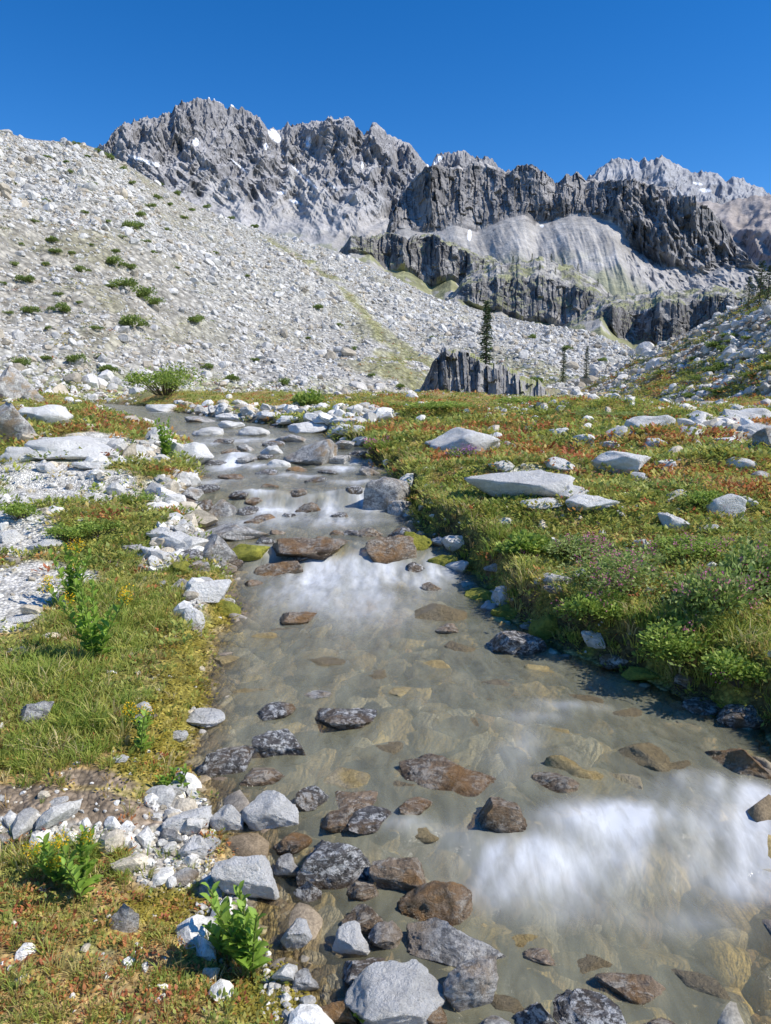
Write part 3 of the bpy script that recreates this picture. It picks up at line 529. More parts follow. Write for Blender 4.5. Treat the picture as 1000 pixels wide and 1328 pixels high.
ROCKS=[(292,980,76,52,'k'),(362,962,68,48,'k'),(358,920,52,26,'k'),(450,925,80,34,'k'),(412,897,36,14,'g'),(265,930,52,24,'d'),(588,998,140,55,'b'),(650,1052,68,56,'b'),(750,985,96,64,'s'),(842,965,92,52,'s'),(955,978,84,52,'b'),
(435,1108,100,68,'k'),(520,1130,76,54,'b'),(566,1165,97,74,'b'),(350,1050,70,44,'d'),(404,1036,42,36,'k'),(294,1062,42,32,'d'),(243,1062,62,32,'d'),(320,1140,84,60,'d'),(590,1222,132,54,'g'),(513,1298,130,78,'d'),(608,1272,70,64,'g'),(455,1222,48,38,'d'),(398,1150,40,34,'k'),(470,1190,54,38,'b'),(500,1215,44,30,'g'),
(762,1312,95,54,'k'),(694,1312,60,56,'k'),(820,1275,95,36,'b'),(160,1190,40,42,'g'),(372,1125,34,26,'g'),(470,1255,60,36,'k'),(385,1215,40,34,'d'),(395,1275,36,26,'g'),(440,1065,48,30,'b'),(480,1060,60,30,'k'),(545,1070,54,28,'s'),
(668,830,78,44,'k'),(710,806,46,36,'m'),(770,830,34,24,'d'),(566,792,78,30,'t'),(600,830,64,28,'s'),(560,855,50,22,'s'),(506,708,66,48,'b'),(500,645,64,54,'g'),(540,700,40,34,'m'),(402,704,98,34,'b'),(362,735,62,22,'b'),(302,690,94,26,'g'),(278,714,60,46,'g'),(320,712,60,26,'m'),(400,658,34,22,'b'),(322,662,28,20,'k'),(288,662,36,30,'g'),(262,655,30,22,'k'),(385,800,50,22,'b'),(370,812,40,18,'s'),
(402,588,70,32,'g'),(246,590,62,36,'d'),(236,618,40,20,'d'),(362,602,30,14,'d'),(352,585,30,14,'d'),(320,582,26,12,'g'),(440,578,40,14,'g'),(330,560,40,14,'d'),(400,556,50,16,'d'),(300,552,34,12,'d'),(200,560,40,14,'d'),(210,530,40,14,'d'),(350,540,36,10,'d'),(450,556,36,12,'d'),(420,545,30,9,'d'),(460,635,24,16,'k'),(388,637,20,10,'b'),(420,700,30,14,'b'),
(268,765,66,32,'d'),(292,786,40,30,'m'),(250,806,32,36,'d'),(228,700,46,22,'d'),(205,692,30,18,'d'),(232,735,40,24,'m'),(200,718,36,18,'d'),(172,712,30,14,'g'),(222,672,30,18,'d'),(720,752,52,20,'d'),(655,676,20,10,'d'),(640,735,26,12,'g'),(720,765,30,14,'g'),
(598,577,98,46,'d'),(670,630,136,52,'d'),(770,650,64,22,'d'),(742,640,40,24,'d'),(805,598,74,28,'d'),(840,554,66,30,'d'),(806,564,40,24,'d'),(725,562,26,16,'d'),(757,571,30,16,'d'),(862,603,28,16,'d'),(828,622,30,22,'d'),(942,658,46,36,'d'),(873,680,40,32,'d'),(835,706,28,14,'d'),(650,604,34,14,'d'),(725,602,40,18,'d'),(790,577,26,12,'d'),(896,560,30,14,'d'),(700,652,60,14,'d'),(780,655,40,12,'g'),(995,575,40,40,'g'),(960,542,50,20,'d'),(925,553,40,18,'d'),(940,575,50,18,'d'),(975,560,40,20,'d'),(985,540,50,22,'d'),(905,540,30,16,'d'),(960,600,40,16,'d'),(915,685,34,14,'d'),(990,620,34,20,'g'),(970,650,24,12,'d'),(880,640,30,12,'d'),(850,575,34,14,'d'),
(14,505,70,62,'g'),(12,552,74,62,'g'),(60,543,66,34,'d'),(96,580,110,26,'d'),(58,576,50,18,'g'),(60,607,26,16,'d'),(12,697,36,20,'d'),(55,706,50,16,'d'),(25,800,60,14,'d'),(130,575,60,18,'d'),(30,590,60,22,'d'),(120,603,50,12,'d'),(8,470,50,36,'g'),(40,515,36,24,'g'),(160,600,40,12,'d'),(20,845,30,10,'g'),(75,1037,26,12,'d'),(10,1085,60,20,'g'),(250,1100,36,24,'d'),(222,1085,30,20,'g'),(272,1098,30,20,'d'),(240,1140,34,22,'g'),(225,1025,32,22,'d'),(188,928,30,10,'g'),(155,985,24,10,'d'),(232,955,24,14,'d'),
(960,930,60,40,'k'),(890,880,30,24,'k'),(640,1330,50,30,'g'),(860,1330,60,30,'b'),(560,1310,40,30,'b'),(440,1310,50,34,'b'),(700,1240,50,20,'b'),(710,940,66,30,'s'),(640,905,56,24,'s'),(560,945,70,30,'s'),(480,870,60,24,'s'),(700,860,60,24,'s'),(520,890,50,20,'s'),
(270,560,40,12,'d'),(290,572,30,12,'k'),(375,570,44,14,'g'),(345,612,30,10,'k'),(300,618,34,10,'b'),(270,632,30,12,'k'),(425,612,26,9,'k'),(480,612,26,14,'g'),(330,648,24,10,'b'),(310,640,26,12,'k'),(350,630,24,9,'b'),(375,545,34,10,'d'),(470,572,30,12,'d'),(300,540,40,9,'d'),(260,545,40,10,'g'),(450,548,40,11,'d'),(490,640,30,26,'k'),(520,660,34,24,'g'),(345,700,24,14,'k'),(360,690,20,10,'b'),(440,690,24,10,'b'),(330,755,26,12,'b'),(310,740,26,12,'s'),(340,820,48,20,'s'),(300,850,48,22,'s'),(330,890,60,26,'s'),(420,850,70,26,'s'),(500,960,76,32,'s'),(440,1000,80,34,'s'),(520,1010,60,30,'s'),(460,1035,60,28,'b'),(340,1000,56,28,'b'),(640,880,50,22,'s'),(760,900,64,26,'s'),(820,920,60,26,'s'),(800,1000,70,32,'s'),(890,990,70,28,'s'),(720,1010,60,30,'b'),(600,930,66,26,'s'),(380,1090,50,28,'b'),(470,1150,44,28,'b'),(620,1190,70,32,'s'),(680,1210,70,34,'s'),(760,1240,90,36,'s'),(900,1260,90,36,'s'),(650,1290,70,32,'s'),(540,1045,44,24,'b'),
(280,600,30,12,'k'),(320,596,26,10,'g'),(355,575,30,12,'k'),(385,608,28,11,'b'),(410,622,30,10,'k'),(440,596,30,12,'g'),(465,588,26,11,'k'),(300,585,26,10,'b'),(345,592,24,9,'k'),(250,640,30,16,'g'),(268,676,30,18,'k'),(330,676,26,12,'b'),(375,668,20,9,'k'),(440,668,22,12,'k'),(455,690,26,12,'k'),(480,690,34,20,'b'),(250,720,34,22,'k'),(300,730,34,16,'k'),(390,722,30,10,'k'),(540,735,30,18,'k'),(560,760,26,14,'b'),(580,815,30,14,'b'),(520,690,34,24,'k'),(345,672,30,16,'b'),(235,760,30,20,'g'),
(628,768,50,20,'m'),(662,790,50,20,'m'),(800,852,44,18,'k'),(832,868,50,20,'m'),(575,725,40,20,'m'),(915,915,54,24,'k')]
for (u,v,wp,hp,k) in ROCKS:
    inw=k in 'kbst'
    p,T=Pt(u,v+hp*.22,S);phi=math.atan2(EYE-p[2],math.hypot(p[0],p[1]))
    sx=wp/FP*T/2;h=hp/FP*T/2;sy=sx*random.uniform(.65,.9)
    zz=(h**2-(sy*math.sin(phi))**2)
    if zz<(.3*h)**2: sy=min(sy,h*.8/math.sin(phi));zz=h*h-(sy*math.sin(phi))**2
    sz=max(math.sqrt(max(zz,0))/math.cos(phi),.35*h)
    yaw=math.atan2(-p[0],p[1])+random.uniform(-.15,.15)+random.choice([0,math.pi])
    if k=='s': z=-sz*.9
    elif k=='m': z=-sz*.1
    elif inw: z=-sz*.05
    else: z=sz*.3
    sx*=1.03;sz*=1.15
    if (u,v) in((750,985),(842,965)): z=-sz*.62
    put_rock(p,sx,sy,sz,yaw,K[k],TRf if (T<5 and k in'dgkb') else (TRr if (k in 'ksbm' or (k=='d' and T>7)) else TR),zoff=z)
def rnd_rock(x,y,s,k,emb=.2):
    z=float(S(np.array([x]),np.array([y]))[0]);sx=s*random.uniform(.8,1.3);sy=s*random.uniform(.7,1.1);sz=s*random.uniform(.4,.75)
    put_rock((x,y,z),sx,sy,sz,random.uniform(0,6.28),k,zoff=sz*emb)
n=0
while NR[0]<300 and n<3000:
    n+=1;y=math.exp(random.uniform(math.log(4.2),math.log(22)));ya=np.array([y])
    x=float(XL(ya)[0])-abs(random.gauss(.0,.18)) if random.random()<.7 else float(XR(ya)[0])+random.uniform(-.08,.06)
    rnd_rock(x,y,random.uniform(.03,.08)*(1+y*.06),random.choice(['dry','dry','grey']))
# pebbles and cobbles (stuff)
def polar(n,d0,d1,amin=-.64,amax=.64):
    d=np.exp(RS.uniform(math.log(d0),math.log(d1),n));return RS.uniform(amin,amax,n)*d,d
x,y=polar(100000,1.3,60);sand,dirt,grav,moss,wet,dl,dr=masks(x,y)
pr=np.clip(grav*.9+sand*.10+dirt*.10+.03,0,1)*(wet<.5);k=RS.rand(len(x))<pr;x=x[k];y=y[k];gk=grav[k];n=len(x)
s=(.006*(1-RS.rand(n)*.985)**(-1/1.8))*np.clip(y/2.2,1,6)*np.where(gk>.3,1.,.7);s=np.minimum(s,.06*np.clip(y/2.5,1,3))
sc3=s[:,None]*np.stack([RS.uniform(.8,1.4,n),RS.uniform(.7,1.1,n),RS.uniform(.45,.8,n)],1)
V,F,C=merge(rk2,np.stack([x,y,H(x,y)+sc3[:,2]*.3],1),rotrand(n,.2),sc3,stonecol(n,(.62,.60,.55),.7));add('gravel',mk('gravel',V,F,C,False),m_cob,'loose grey gravel and pebbles on the bank','gravel',kind='stuff')
# meadow stones
x,y=polar(3200,4.5,55,-.6,.62);dl=XL(y)-x;dr=x-XR(y);cl_=fbm(x*.35,y*.25,3,88);k=(np.maximum(dl,dr)>.3)&(RS.rand(len(x))<np.clip(sm((cl_-.50)/.18)*(.35+.65*(x/y>.3))+.5*sm((y-30)/20),0,1));x=x[k];y=y[k];n=len(x)
s=.012*y**.72*(1-RS.rand(n)*.97)**(-1/2.6);s=np.minimum(s,.04*y**.55);sc3=s[:,None]*np.stack([RS.uniform(.8,1.5,n),RS.uniform(.7,1.2,n),RS.uniform(.45,.85,n)],1)
V,F,C=merge(rk2,np.stack([x,y,H(x,y)+sc3[:,2]*.25],1),rotrand(n,.2),sc3,stonecol(n,(.74,.71,.65),.35));add('meadow_stones',mk('meadow_stones',V,F,C,False),m_scr,'pale stones scattered through the meadow','stones',kind='stuff')
x,y=polar(50000,1.3,24);dl=XL(y)-x;dr=x-XR(y);k=(np.maximum(dl,dr)<-.03)&(RS.rand(len(x))<.6);x=x[k];y=y[k];dl=dl[k];n=len(x)
s=(.017*(1-RS.rand(n)*.985)**(-1/1.5))*np.clip(y/3,1,2);s=np.minimum(s,.13*np.clip(y/3,1,1.2));sc3=s[:,None]*np.stack([RS.uniform(.8,1.4,n),RS.uniform(.7,1.1,n),RS.uniform(.4,.7,n)],1)
cc=np.array([[.46,.35,.18],[.31,.24,.15],[.54,.50,.41],[.38,.26,.15],[.21,.18,.15],[.60,.46,.21],[.38,.32,.22]])[RS.randint(0,7,n)]*RS.uniform(.7,1.2,n)[:,None]
gy=(np.clip(np.exp(-(dl/.45)**2)*.75+sm((y-6)/4)*.6,0,.9))[:,None];cg=np.array([[.24,.20,.16],[.42,.39,.35],[.18,.14,.11],[.32,.26,.19]])[RS.randint(0,4,n)];cc=cc*(1-gy)+cg*gy
zz=np.minimum(H(x,y)+sc3[:,2]*.2,W(y)-sc3[:,2]*1.05-.01)
V,F,C=merge(rk2,np.stack([x,y,zz],1),rotrand(n,.2),sc3,cc);add('stream_bed_pebbles',mk('stream_bed_pebbles',V,F,C,True),m_cob,'golden and brown cobbles on the stream bed','pebbles',kind='stuff')
# ------------------------------------------------------------------ grass
def tuft(seed,nb=15,L0=1.,spread=.3,lean=.5,wd=.024):
    r=np.random.RandomState(seed);V=[];F=[];Sh=[]
    for b in range(nb):
        a=r.rand()*6.283;d=np.array([math.cos(a),math.sin(a)]);bx=d*spread*r.rand();l=L0*r.uniform(.45,1.05);le=lean*r.uniform(.3,1.6);ax=r.rand()*6.283;wv=np.array([math.cos(ax),math.sin(ax),0])*wd
        pts=[np.array([*bx,-.05]),np.array([*(bx+d*le*l*.35),l*.55]),np.array([*(bx+d*le*l),l*(.98-.3*le)])]
        i=len(V)
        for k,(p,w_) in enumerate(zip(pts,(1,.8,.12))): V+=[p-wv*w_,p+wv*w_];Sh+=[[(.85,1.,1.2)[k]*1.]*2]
        F+=[[i,i+1,i+3,i+2],[i+2,i+3,i+5,i+4]]
    return np.array(V),np.array(F),np.array(Sh).reshape(-1,1)
TU=[tuft(k) for k in range(8)]
x,y=polar(72000,1.25,60);sand,dirt,grav,moss,wet,dl,dr=masks(x,y);gn=fbm(x*1.1,y*1.1,3,61);gb=blob(B_green,x,y)
bank=(dr>0)*np.exp(-((dr-.14)/.2)**2)*(1-.6*moss)
pr=np.clip(.28+.6*sm((gn-.45)/.2)+gb*.8+bank,0,1)*(1-.97*np.clip(sand+dirt*.9+grav*.95+moss*.7,0,1))*(np.maximum(dl,dr)>.03)
k=(RS.rand(len(x))<pr*.62);x=x[k];y=y[k];gb=gb[k];bank=bank[k];n=len(x);dd=np.hypot(x,y)
hh=(.03+.05*RS.rand(n)**1.3+gb*.045+bank*.04)*np.clip((dd/5)**.3,.72,1.3)*(.7+.6*fbm(x*2.5,y*2.5,2,66))
wm=np.clip(dd/4.5,.8,4);sc3=np.stack([hh*np.clip(wm,1.2,2.5),hh*np.clip(wm,1.2,2.5),hh],1)
pal=np.array([[.38,.45,.09],[.48,.49,.11],[.30,.40,.07],[.64,.56,.20],[.76,.63,.32],[.54,.37,.15]])
ci=np.where(RS.rand(n)<.35+.45*gb,RS.randint(0,3,n),RS.choice([1,3,4,5,0,3],n));c=pal[ci]*RS.uniform(.75,1.1,n)[:,None]
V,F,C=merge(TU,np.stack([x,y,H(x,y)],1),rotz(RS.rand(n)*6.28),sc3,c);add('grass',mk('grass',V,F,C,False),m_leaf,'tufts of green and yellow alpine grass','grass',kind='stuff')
# ground cover herbs
def herb(seed,nl=16,flat=.5):
    r=np.random.RandomState(seed);V=[];F=[];Sh=[]
    for b in range(nl):
        a=r.rand()*6.283;rad=r.rand()**.6;p=np.array([math.cos(a)*rad,math.sin(a)*rad,flat*(1-rad*.6)*r.uniform(.3,1)])
        d=np.array([math.cos(a+r.randn()*.6),math.sin(a+r.randn()*.6),r.uniform(.1,.9)]);d/=np.linalg.norm(d);s_=np.cross(d,[0,0,1]);s_/=np.linalg.norm(s_)+1e-6
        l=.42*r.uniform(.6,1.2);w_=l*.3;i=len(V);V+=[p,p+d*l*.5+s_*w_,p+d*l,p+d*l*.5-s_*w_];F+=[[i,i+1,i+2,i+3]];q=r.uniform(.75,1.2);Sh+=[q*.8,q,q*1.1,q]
    return np.array(V),np.array(F),np.array(Sh).reshape(-1,1)
HB=[herb(k) for k in range(8)]
pg=np.array([[.34,.41,.09],[.45,.47,.11],[.27,.34,.08],[.55,.50,.12]]);pr_=np.array([[.60,.24,.09],[.66,.36,.11],[.64,.50,.15],[.52,.18,.08]])
x,y=polar(80000,1.25,60);sand,dirt,grav,moss,wet,dl,dr=masks(x,y);gb=blob(B_green,x,y);rn=fbm(x*.9+4,y*.9,3,63)
pr=np.clip(.40+(dr>0)*.5+.4*(y>5)+moss,0,1)*(1-.95*np.clip(sand+dirt+grav*.95,0,1))*(np.maximum(dl,dr)>-.01);k=RS.rand(len(x))<pr*.62
x=x[k];y=y[k];rn=rn[k];mo=moss[k];gb=gb[k];dr=dr[k];n=len(x);dd=np.hypot(x,y);s=(.022+.035*RS.rand(n))*np.clip(dd/3,.7,3.8)
red=RS.rand(n)<np.clip((rn-.43)*4-gb*.6,.05,.55);c=np.where(red[:,None],pr_[RS.randint(0,4,n)],pg[RS.randint(0,4,n)])*RS.uniform(.75,1.15,n)[:,None];mk_=(mo>.4)&(RS.rand(n)<.85);c=np.where(mk_[:,None],np.where((dr>0)[:,None],np.array([.55,.54,.08]),np.array([.48,.40,.07]))*RS.uniform(.55,1.15,n)[:,None],c)
zs=np.where(mk_,.4,1.3)
V,F,C=merge(HB,np.stack([x,y,H(x,y)],1),rotz(RS.rand(n)*6.28),s[:,None]*np.stack([1+0*zs,1+0*zs,zs],1),c);add('ground_cover',mk('ground_cover',V,F,C,False),m_leaf,'low red, orange and green alpine ground cover','ground cover',kind='stuff')
def veg(P,Us,mask,n,smin,smax,lab,ulim,imax):
    nr,nc=P.shape[:2];j=RS.rand(n)*(nc-2);i=RS.rand(n)*(imax-2);uu=Us[0,j.astype(int)];k=(uu>ulim[0])&(uu<ulim[1])&(RS.rand(n)<mask[i.astype(int),j.astype(int)]);i=i[k];j=j[k];n=len(i)
    p=sheet_sample(P,i,j);s=RS.uniform(smin,smax,n);red=RS.rand(n)<.22;c=np.where(red[:,None],pr_[RS.randint(0,4,n)],pg[RS.randint(0,4,n)])*RS.uniform(.6,1.1,n)[:,None]
    V,F,C=merge(HB,p,rotz(RS.rand(n)*6.28),s,c);add('ground_cover',mk('ground_cover',V,F,C,False),m_leaf,lab,'ground cover',kind='stuff')
veg(PM,UM,vegM,60000,.15,.45,'green ground cover at the moraine foot and gullies',(-100,1000),329)
veg(PG,UG,sm((n2G-.40)/.12),24000,.12,.35,'green and red ground cover on the rocky hillside',(620,1200),259)
# ------------------------------------------------------------------ shrubs
def leafcloud(seed,nl,size,lobes=6,flat=.7,pal=((.22,.30,.07),(.30,.36,.10),(.15,.22,.05)),asp=.32):
    r=np.random.RandomState(seed);lc=np.stack([r.uniform(-.6,.6,lobes),r.uniform(-.6,.6,lobes),r.uniform(.15,.6,lobes)],1);lr=r.uniform(.22,.48,lobes)
    li=r.randint(0,lobes,nl);d=r.randn(nl,3);d/=np.linalg.norm(d,axis=1)[:,None];d[:,2]=np.abs(d[:,2])*1.0-.25*(r.rand(nl)<.3);rad=lr[li]*r.uniform(.5,1.2,nl)
    P=lc[li]+d*rad[:,None];P[:,2]=np.maximum(P[:,2]*flat,.01)
    q=d+r.randn(nl,3)*.6;q[:,2]+=.4;q/=np.linalg.norm(q,axis=1)[:,None];s_=np.cross(q,r.randn(nl,3));s_/=np.linalg.norm(s_,axis=1)[:,None]
    l=size*r.uniform(.6,1.2,nl)[:,None];w_=l*asp
    V=np.stack([P,P+q*l*.5+s_*w_,P+q*l,P+q*l*.5-s_*w_],1).reshape(-1,3);F=np.arange(nl*4).reshape(-1,4)
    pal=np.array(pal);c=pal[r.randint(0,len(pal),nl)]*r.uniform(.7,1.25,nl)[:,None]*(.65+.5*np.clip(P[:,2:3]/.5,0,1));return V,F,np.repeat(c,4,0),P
SH=[]
for k in range(5):
    V,F,C,_=leafcloud(500+k,900,.14,7,asp=.4);SH.append(mk('shrub_far_mesh',V,F,C,False));SH[-1].materials.append(m_leaf)
def place_on(P,u,v,imax):
    pu,pv=proj(P[:imax]);k=np.argmin((pu-u)**2+(pv-v)**2);return P[:imax].reshape(-1,3)[k]
SL=[(33,368,16),(68,315,12),(72,328,11),(107,355,14),(150,330,10),(150,345,18),(172,352,14),(172,300,16),(185,283,12),(205,260,12),(158,377,20),(185,390,24),(200,398,20),(172,425,22),(253,422,18),(40,408,18),(80,408,18),(127,430,10),(142,208,10),(413,402,12),(232,252,8),(180,295,10),(8,370,8),(75,385,9),(240,285,8),(145,374,12),(212,237,7),(330,296,8),(300,285,7),(268,268,9),(170,240,8),(160,222,7),(130,200,8),(100,190,8),(112,278,6),(20,240,6),(60,262,6),(400,440,7),(330,470,10),(270,480,12),(130,465,10),(60,468,12),(460,455,8),(640,455,8),(560,440,8),(690,440,9),(735,455,10),(780,470,10),(620,490,12),(650,505,12),(590,510,10),(480,490,9),(440,425,7),(360,380,6),(95,470,16),(30,478,18),(140,485,20),(300,495,16),(370,500,14),(520,505,12),(700,500,16),(740,510,16),(790,500,14),(820,515,14),(90,225,6),(45,290,7),(120,240,7),(200,330,6),(120,320,6),(230,350,6),(30,320,7),(280,330,6),(320,360,6),(195,270,8),(220,268,7),(250,275,7),(160,310,8),(190,315,8),(140,290,7),(60,345,8),(95,330,7),(20,345,8),(215,300,7),(85,212,6),(62,205,6),(115,205,6),(10,410,9),(60,430,8),(100,395,8)]
for (u,v,s) in SL:
    p=place_on(PM,u,v,330);d=np.linalg.norm(p);r=s/FP*d*.66
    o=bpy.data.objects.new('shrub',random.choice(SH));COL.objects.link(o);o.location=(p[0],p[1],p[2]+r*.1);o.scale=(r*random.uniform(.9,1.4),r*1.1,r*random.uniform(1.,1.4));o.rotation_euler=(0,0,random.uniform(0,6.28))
    o['label']='low dark green shrub growing among moraine boulders';o['category']='shrub';o['group']='shrubs on the moraine slope'
for k in range(75):
    u=random.uniform(780,1010);v=random.uniform(395,535)
    if v<535-(u-740)*.5 : continue
    p=place_on(PG,u,v,260);d=np.linalg.norm(p);r=random.uniform(6,17)/FP*d*.7
    o=bpy.data.objects.new('shrub',random.choice(SH));COL.objects.link(o);o.location=p;o.scale=(r*1.3,r*1.3,r*.9);o.rotation_euler=(0,0,random.uniform(0,6.28))
    o['label']='low green shrub on the rocky hillside';o['category']='shrub';o['group']='shrubs on the rocky hillside'
def bush(u,v,wp,hp,seed,pal,flowers=0,name='willow_bush',label='',fcol=(.88,.24,.50),leaf=None,nl=3500):
    p,T=Pt(u,v);rx=wp/FP*T/2;rz=hp/FP*T
    leafm=(leaf or .028)/max(rx,.05)
    V,F,C,Pp=leafcloud(seed,nl,leafm,13,1.,pal,.28)
    e=add(name,None,label=label,cat='bush' ,M=None);e.location=p
    mx=np.array([rx/.95,rx/.95,rz/.95]);V=V*mx
    f=add('foliage',mk('foliage',V,F,C,False),m_leaf,parent=e)
    r=np.random.RandomState(seed)
    sv=[];sf=[]
    for k in range(40):
        a=Pp[r.randint(len(Pp))]*mx*.85;b=np.array([a[0]*.3,a[1]*.3,-.02]);w_=np.array([.003,0,0])*max(1,T/4);i=len(sv);sv+=[b-w_,b+w_,a+w_*.5,a-w_*.5];sf+=[[i,i+1,i+2,i+3]]
    add('stem',mk('stem',np.array(sv),np.array(sf)),m_bark,parent=e)
    top=Pp[(Pp[:,2]>.3)];hb=[herb(3,5,.5)]
    for q_ in range(flowers):
        q=top[r.randint(0,len(top))]*mx;q[2]+=.02
        pos=q[None]+r.randn(6,3)*.010
        V,F,C=merge(hb,pos,rotrand(6),np.full(6,.026*max(1,T/4.5)),np.array(fcol)[None]*r.uniform(.7,1.15,6)[:,None])
        add('flower',mk('flower',V,F,C,False),m_leaf,parent=e)
    return e
gw=((.28,.36,.11),(.36,.42,.15),(.20,.28,.07),(.30,.39,.09));gg=((.28,.38,.07),(.38,.46,.10),(.20,.29,.05))
bush(830,770,200,60,1,gw,40,label='grey green bush with pink fireweed flowers on the bank')
bush(930,800,150,76,2,gw,44,label='leafy bush with pink flowers above the stream edge')
bush(990,770,110,62,3,gw,30,label='pale green bush with small pink flowers')
bush(770,800,90,32,4,gg,8,label='green leafy bush overhanging the stream bank')
bush(880,850,130,46,5,gg,10,label='dark green bush hanging over the water edge')
bush(960,885,100,38,25,gg,4,label='green bush drooping over the undercut stream bank')
bush(760,725,110,26,6,gw,20,label='grey green bush with scattered pink flowers')
bush(900,720,120,24,7,gg,12,label='low green bush in red ground cover')
bush(680,720,70,24,8,gg,0,label='tall green grassy clump on the stream bank',leaf=.05)
bush(600,597,40,16,10,gw,14,label='low bush of purple flowers before a boulder',fcol=(.6,.3,.6),nl=900)
bush(215,512,95,36,11,gg,0,label='rounded green willow bush at the moraine foot',leaf=.12,nl=2500)
bush(90,700,50,18,12,gg,0,label='low green willow beside the path',nl=1200)
bush(905,655,60,20,13,gg,0,label='low green bush between pale boulders',nl=1200)
bush(25,672,50,20,14,gg,0,label='low green bush beside the path',nl=1200)
bush(130,692,70,20,15,gg,0,label='low green bush beside the pale path',nl=1200)
bush(490,588,40,20,16,gg,6,label='green bush with pink flowers on the stream bank',nl=1000)
bush(400,528,40,20,17,gg,0,label='small green willow bush in the meadow',leaf=.1,nl=900)
bush(800,545,160,16,18,gw,0,label='low spread of grey green willow in the meadow',leaf=.08,nl=2500)
bush(180,655,60,16,19,gg,0,label='low green plants beside the stream',nl=1000)
bush(560,532,120,12,20,gg,0,label='low green willow patch in the meadow',leaf=.1,nl=1800)
bush(690,528,90,14,21,gg,0,label='low green willow patch beneath the outcrop',leaf=.1,nl=1500)
def herbplant(u,v,hp,seed,ns=6,label='',flower=0,lean=.3,leafs=.055):
    p,T=Pt(u,v);h=hp/FP*T;e=add('leafy_plant',None,label=label,cat='plant');e.location=p
    r=np.random.RandomState(seed);LV=[];LF=[];LC=[];FV=[];SVs=[]
    for s_ in range(ns):
        SV=[];SF=[]
        a=r.rand()*6.283;hh=h*r.uniform(.55,1.05);ln=lean*r.uniform(.1,1)*hh
        d=np.array([math.cos(a),math.sin(a),0]);f=lambda t:d*ln*t**1.5+np.array([0,0,hh*t])+d*.02
        for k in range(9):
            q=f(k/8)
            for z_ in range(4):
                an=z_*1.571;SV.append(q+np.array([math.cos(an),math.sin(an),0])*.003)
            if k<8:
                i=k*4
                for z_ in range(4): SF.append([i+z_,i+(z_+1)%4,i+4+(z_+1)%4,i+4+z_])
        add('stem',mk('stem',np.array(SV),np.array(SF),np.tile([[.25,.32,.08]],(len(SV),1))),m_leaf,parent=e)
        nl=int(9+hh/.03)
        for k in range(nl):
            t_=.12+.88*(k/(nl-1));b=f(t_);an=k*2.4+r.rand()*.5;up=.5+.9*t_
            dd_=np.array([math.cos(an),math.sin(an),up]);dd_/=np.linalg.norm(dd_);sd=np.cross(dd_,[0,0,1]);sd/=np.linalg.norm(sd);nr_=np.cross(sd,dd_)
            l=leafs*r.uniform(.7,1.15)*(1.1-.5*t_);wl=l*.26;g_=np.array([.30,.46,.07])*r.uniform(.65,1.15)
            prof=[(0,.15,0),(.3,.9,.03),(.6,1.,.02),(.85,.55,-.05),(1.,.03,-.12)];i=len(LV)
            for (tt,ww,cz) in prof:
                c_=b+dd_*l*tt+nr_*l*cz;LV+=[c_-sd*wl*ww+nr_*wl*ww*.35,c_,c_+sd*wl*ww+nr_*wl*ww*.35];LC+=[g_,g_*1.15,g_]
            for m_ in range(4):
                j=i+m_*3;LF+=[[j,j+1,j+4,j+3],[j+1,j+2,j+5,j+4]]
        if s_<flower: FV.append(f(1.)+np.array([0,0,.015]))
    add('leaves',mk('leaves',np.array(LV),np.array(LF),np.array(LC),True),m_leaf,parent=e)
    for fv in FV:
        q=fv[None]+r.randn(14,3)*.008*max(1,T/2.5);V,F,C=merge([herb(9,7,.5)],q,rotrand(14),np.full(14,.017*max(1,T/2.5)),np.tile([[.95,.60,.02]],(14,1)));add('flower',mk('flower',V,F,C,False),m_leaf,parent=e)
herbplant(325,1262,125,1,9,'bright green broad-leaved plant among streamside stones',lean=.35,leafs=.06)
herbplant(300,1240,60,2,6,'low bright green leafy plant among stones',lean=.6)
herbplant(110,1165,90,3,7,'leafy green plant with yellow flower head',flower=2,lean=.5)
herbplant(125,860,110,4,9,'tall green leafy plant with yellow buds in grass',flower=3,lean=.5,leafs=.075)
herbplant(97,790,80,5,7,'upright green leafy plant in grass',flower=2,lean=.4,leafs=.075)
herbplant(215,595,50,6,8,'bright green leafy plant beside the stream',lean=.4,leafs=.09)
herbplant(225,1030,34,7,6,'small green plant at the gravel edge',lean=.6,leafs=.04)
herbplant(180,980,60,8,4,'slender green plant at the mossy bank',lean=.3,leafs=.045)
herbplant(480,1326,20,9,4,'small green leafy sprig between stones',lean=.6,leafs=.04)
herbplant(80,1145,70,10,5,'leafy green plant in dry grass',flower=2,lean=.5)
herbplant(185,945,30,11,3,'small yellow flowered plant on the mossy bank',flower=2,lean=.3,leafs=.04)
x,y=polar(5200,2.5,26,-.62,.62);sand,dirt,grav,moss,wet,dl,dr=masks(x,y);k=(np.maximum(dl,dr)>.12)&(sand+dirt+grav<.4)&(fbm(x*1.5,y*1.5,2,71)>.52)&((dr>0)|(y>5));x=x[k];y=y[k];n=len(x);dd=np.hypot(x,y)
fc=np.array([[.75,.2,.5],[.85,.58,.03],[.7,.4,.6],[.7,.22,.14]])[RS.randint(0,4,n)]
V,F,C=merge([herb(5,6,.5),herb(6,6,.5)],np.stack([x,y,H(x,y)+.08+.05*RS.rand(n)],1),rotrand(n),.012*np.clip(dd/4,1,3.5),fc);add('wildflowers',mk('wildflowers',V,F,C,False),m_leaf,'scattered pink and yellow meadow wildflowers','flowers',kind='stuff')
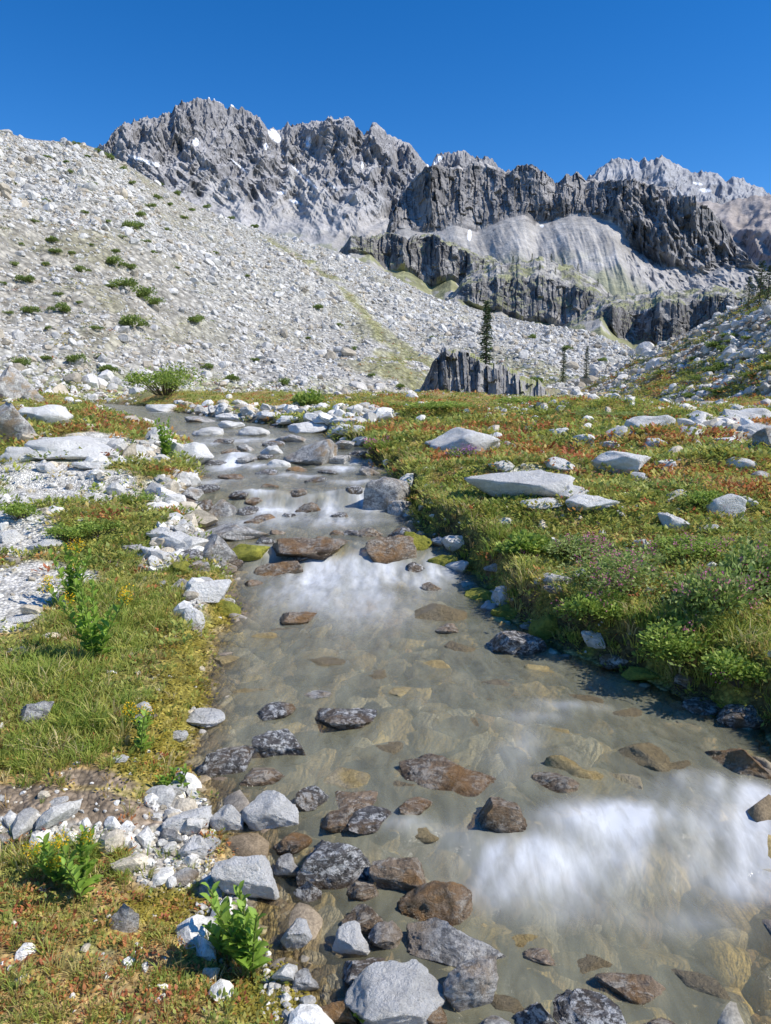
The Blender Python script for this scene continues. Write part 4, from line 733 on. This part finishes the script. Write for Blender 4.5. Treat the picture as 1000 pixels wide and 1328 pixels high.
# ------------------------------------------------------------------ conifers
def spruce(seed,wide=.17,lv=34):
    r=np.random.RandomState(seed);V=[];F=[];C=[]
    for i in range(lv):
        z=.04+.94*(i/lv)**.95;R_=wide*(1-z)**.75*r.uniform(.6,1.15)+.012
        for b in range(r.randint(5,9)):
            a=r.rand()*6.283;d=np.array([math.cos(a),math.sin(a),-.35+z*.5]);l=R_*r.uniform(.6,1.15);nq=10
            for q in range(nq):
                t_=(q+.5)/nq;p=np.array([0,0,z])+d*l*t_;dirn=np.array([math.cos(a+r.randn()*.9),math.sin(a+r.randn()*.9),-.3+r.randn()*.3]);sd=np.cross(dirn,r.randn(3));sd/=np.linalg.norm(sd)
                s_=.018*r.uniform(.7,1.3);k=len(V);V+=[p-sd*s_*.4,p+sd*s_*.4,p+dirn*s_*1.6+sd*s_*.2,p+dirn*s_*1.6-sd*s_*.2];F+=[[k,k+1,k+2,k+3]];C+=[np.array([.075,.11,.04])*r.uniform(.6,1.5)]*4
    crown=mk('crown_mesh',np.array(V),np.array(F),np.array(C),False);crown.materials.append(m_needle)
    bm=bmesh.new();bmesh.ops.create_cone(bm,segments=8,radius1=.018,radius2=.003,depth=1.,matrix=Matrix.Translation((0,0,.48)));tm=bpy.data.meshes.new('trunk_mesh');bm.to_mesh(tm);bm.free();tm.materials.append(m_bark);return crown,tm
SPR=[spruce(1,.115),spruce(2,.14,26),spruce(3,.3,26)]
def tree(p,h,k,label):
    e=add('spruce_tree',None,label=label,cat='tree',group='spruce trees in the valley');e.location=p;e.scale=(h,h,h);e.rotation_euler=(0,0,random.uniform(0,6))
    for nm,me in(('crown',SPR[k][0]),('trunk',SPR[k][1])):
        o=bpy.data.objects.new(nm,me);COL.objects.link(o);o.parent=e
def tree_at(u,v,hp,d,k,label):
    r=ray(u,v);r=r/math.hypot(r[0],r[1])*d;tree((r[0],r[1],r[2]+EYE),hp/FP*d,k,label)
tree_at(630,480,88,56,0,'tall thin dark spruce above the columnar outcrop')
tree_at(730,495,44,62,1,'small slender spruce beyond the meadow')
tree_at(760,490,40,60,1,'small slender spruce beyond the meadow')
for u,v,h in((984,398,52),(970,402,38),(995,398,46),(1012,392,44)):
    p=place_on(PG,u,v,240);tree(p,h/FP*np.linalg.norm(p),2,'bushy dark spruce on the rocky hillside')
for u,v,h in((665,342,9),(690,338,8),(672,341,7),(715,340,9),(730,344,8),(750,352,9),(640,347,8),(775,372,9),(700,350,8),(650,355,8),(720,356,8),(620,352,8)):
    p=place_on(PB2[130:195],u,v,64);tree(p,h*1.1/FP*np.linalg.norm(p),2,'small dark conifer on the cliff top')
# ------------------------------------------------------------------ light, world, camera
S_=Vector((.75,-.17,.80)).normalized()
sd=bpy.data.lights.new('sun','SUN');sd.energy=5.;sd.angle=math.radians(.5);sd.color=(1,.95,.86);so=bpy.data.objects.new('sun',sd);COL.objects.link(so);so.rotation_euler=S_.to_track_quat('Z','Y').to_euler()
w=bpy.data.worlds.new('World');sc.world=w;w.use_nodes=True;t=w.node_tree;bg=t.nodes['Background']
sk=t.nodes.new('ShaderNodeTexSky');sk.sky_type='NISHITA';sk.sun_disc=False;sk.sun_elevation=math.asin(S_.z);sk.sun_rotation=math.atan2(S_.x,S_.y);sk.altitude=2200;sk.air_density=1.1;sk.dust_density=.1;sk.ozone_density=4
hs=t.nodes.new('ShaderNodeHueSaturation');hs.inputs['Hue'].default_value=.507;hs.inputs['Saturation'].default_value=1.34;hs.inputs['Value'].default_value=1.2
L(t,sk.outputs[0],hs.inputs['Color']);L(t,hs.outputs[0],bg.inputs[0]);bg.inputs[1].default_value=.135
cd=bpy.data.cameras.new('camera');cd.sensor_fit='VERTICAL';cd.sensor_height=24;cd.sensor_width=18.07;cd.lens=FP/1328*24;cd.clip_end=20000;cd.clip_start=.05
co=bpy.data.objects.new('camera',cd);COL.objects.link(co);co.location=(0,0,EYE);co.rotation_euler=(math.pi/2-TH,0,0);sc.camera=co
sc.view_settings.view_transform='Standard';sc.view_settings.look='None';sc.view_settings.exposure=0
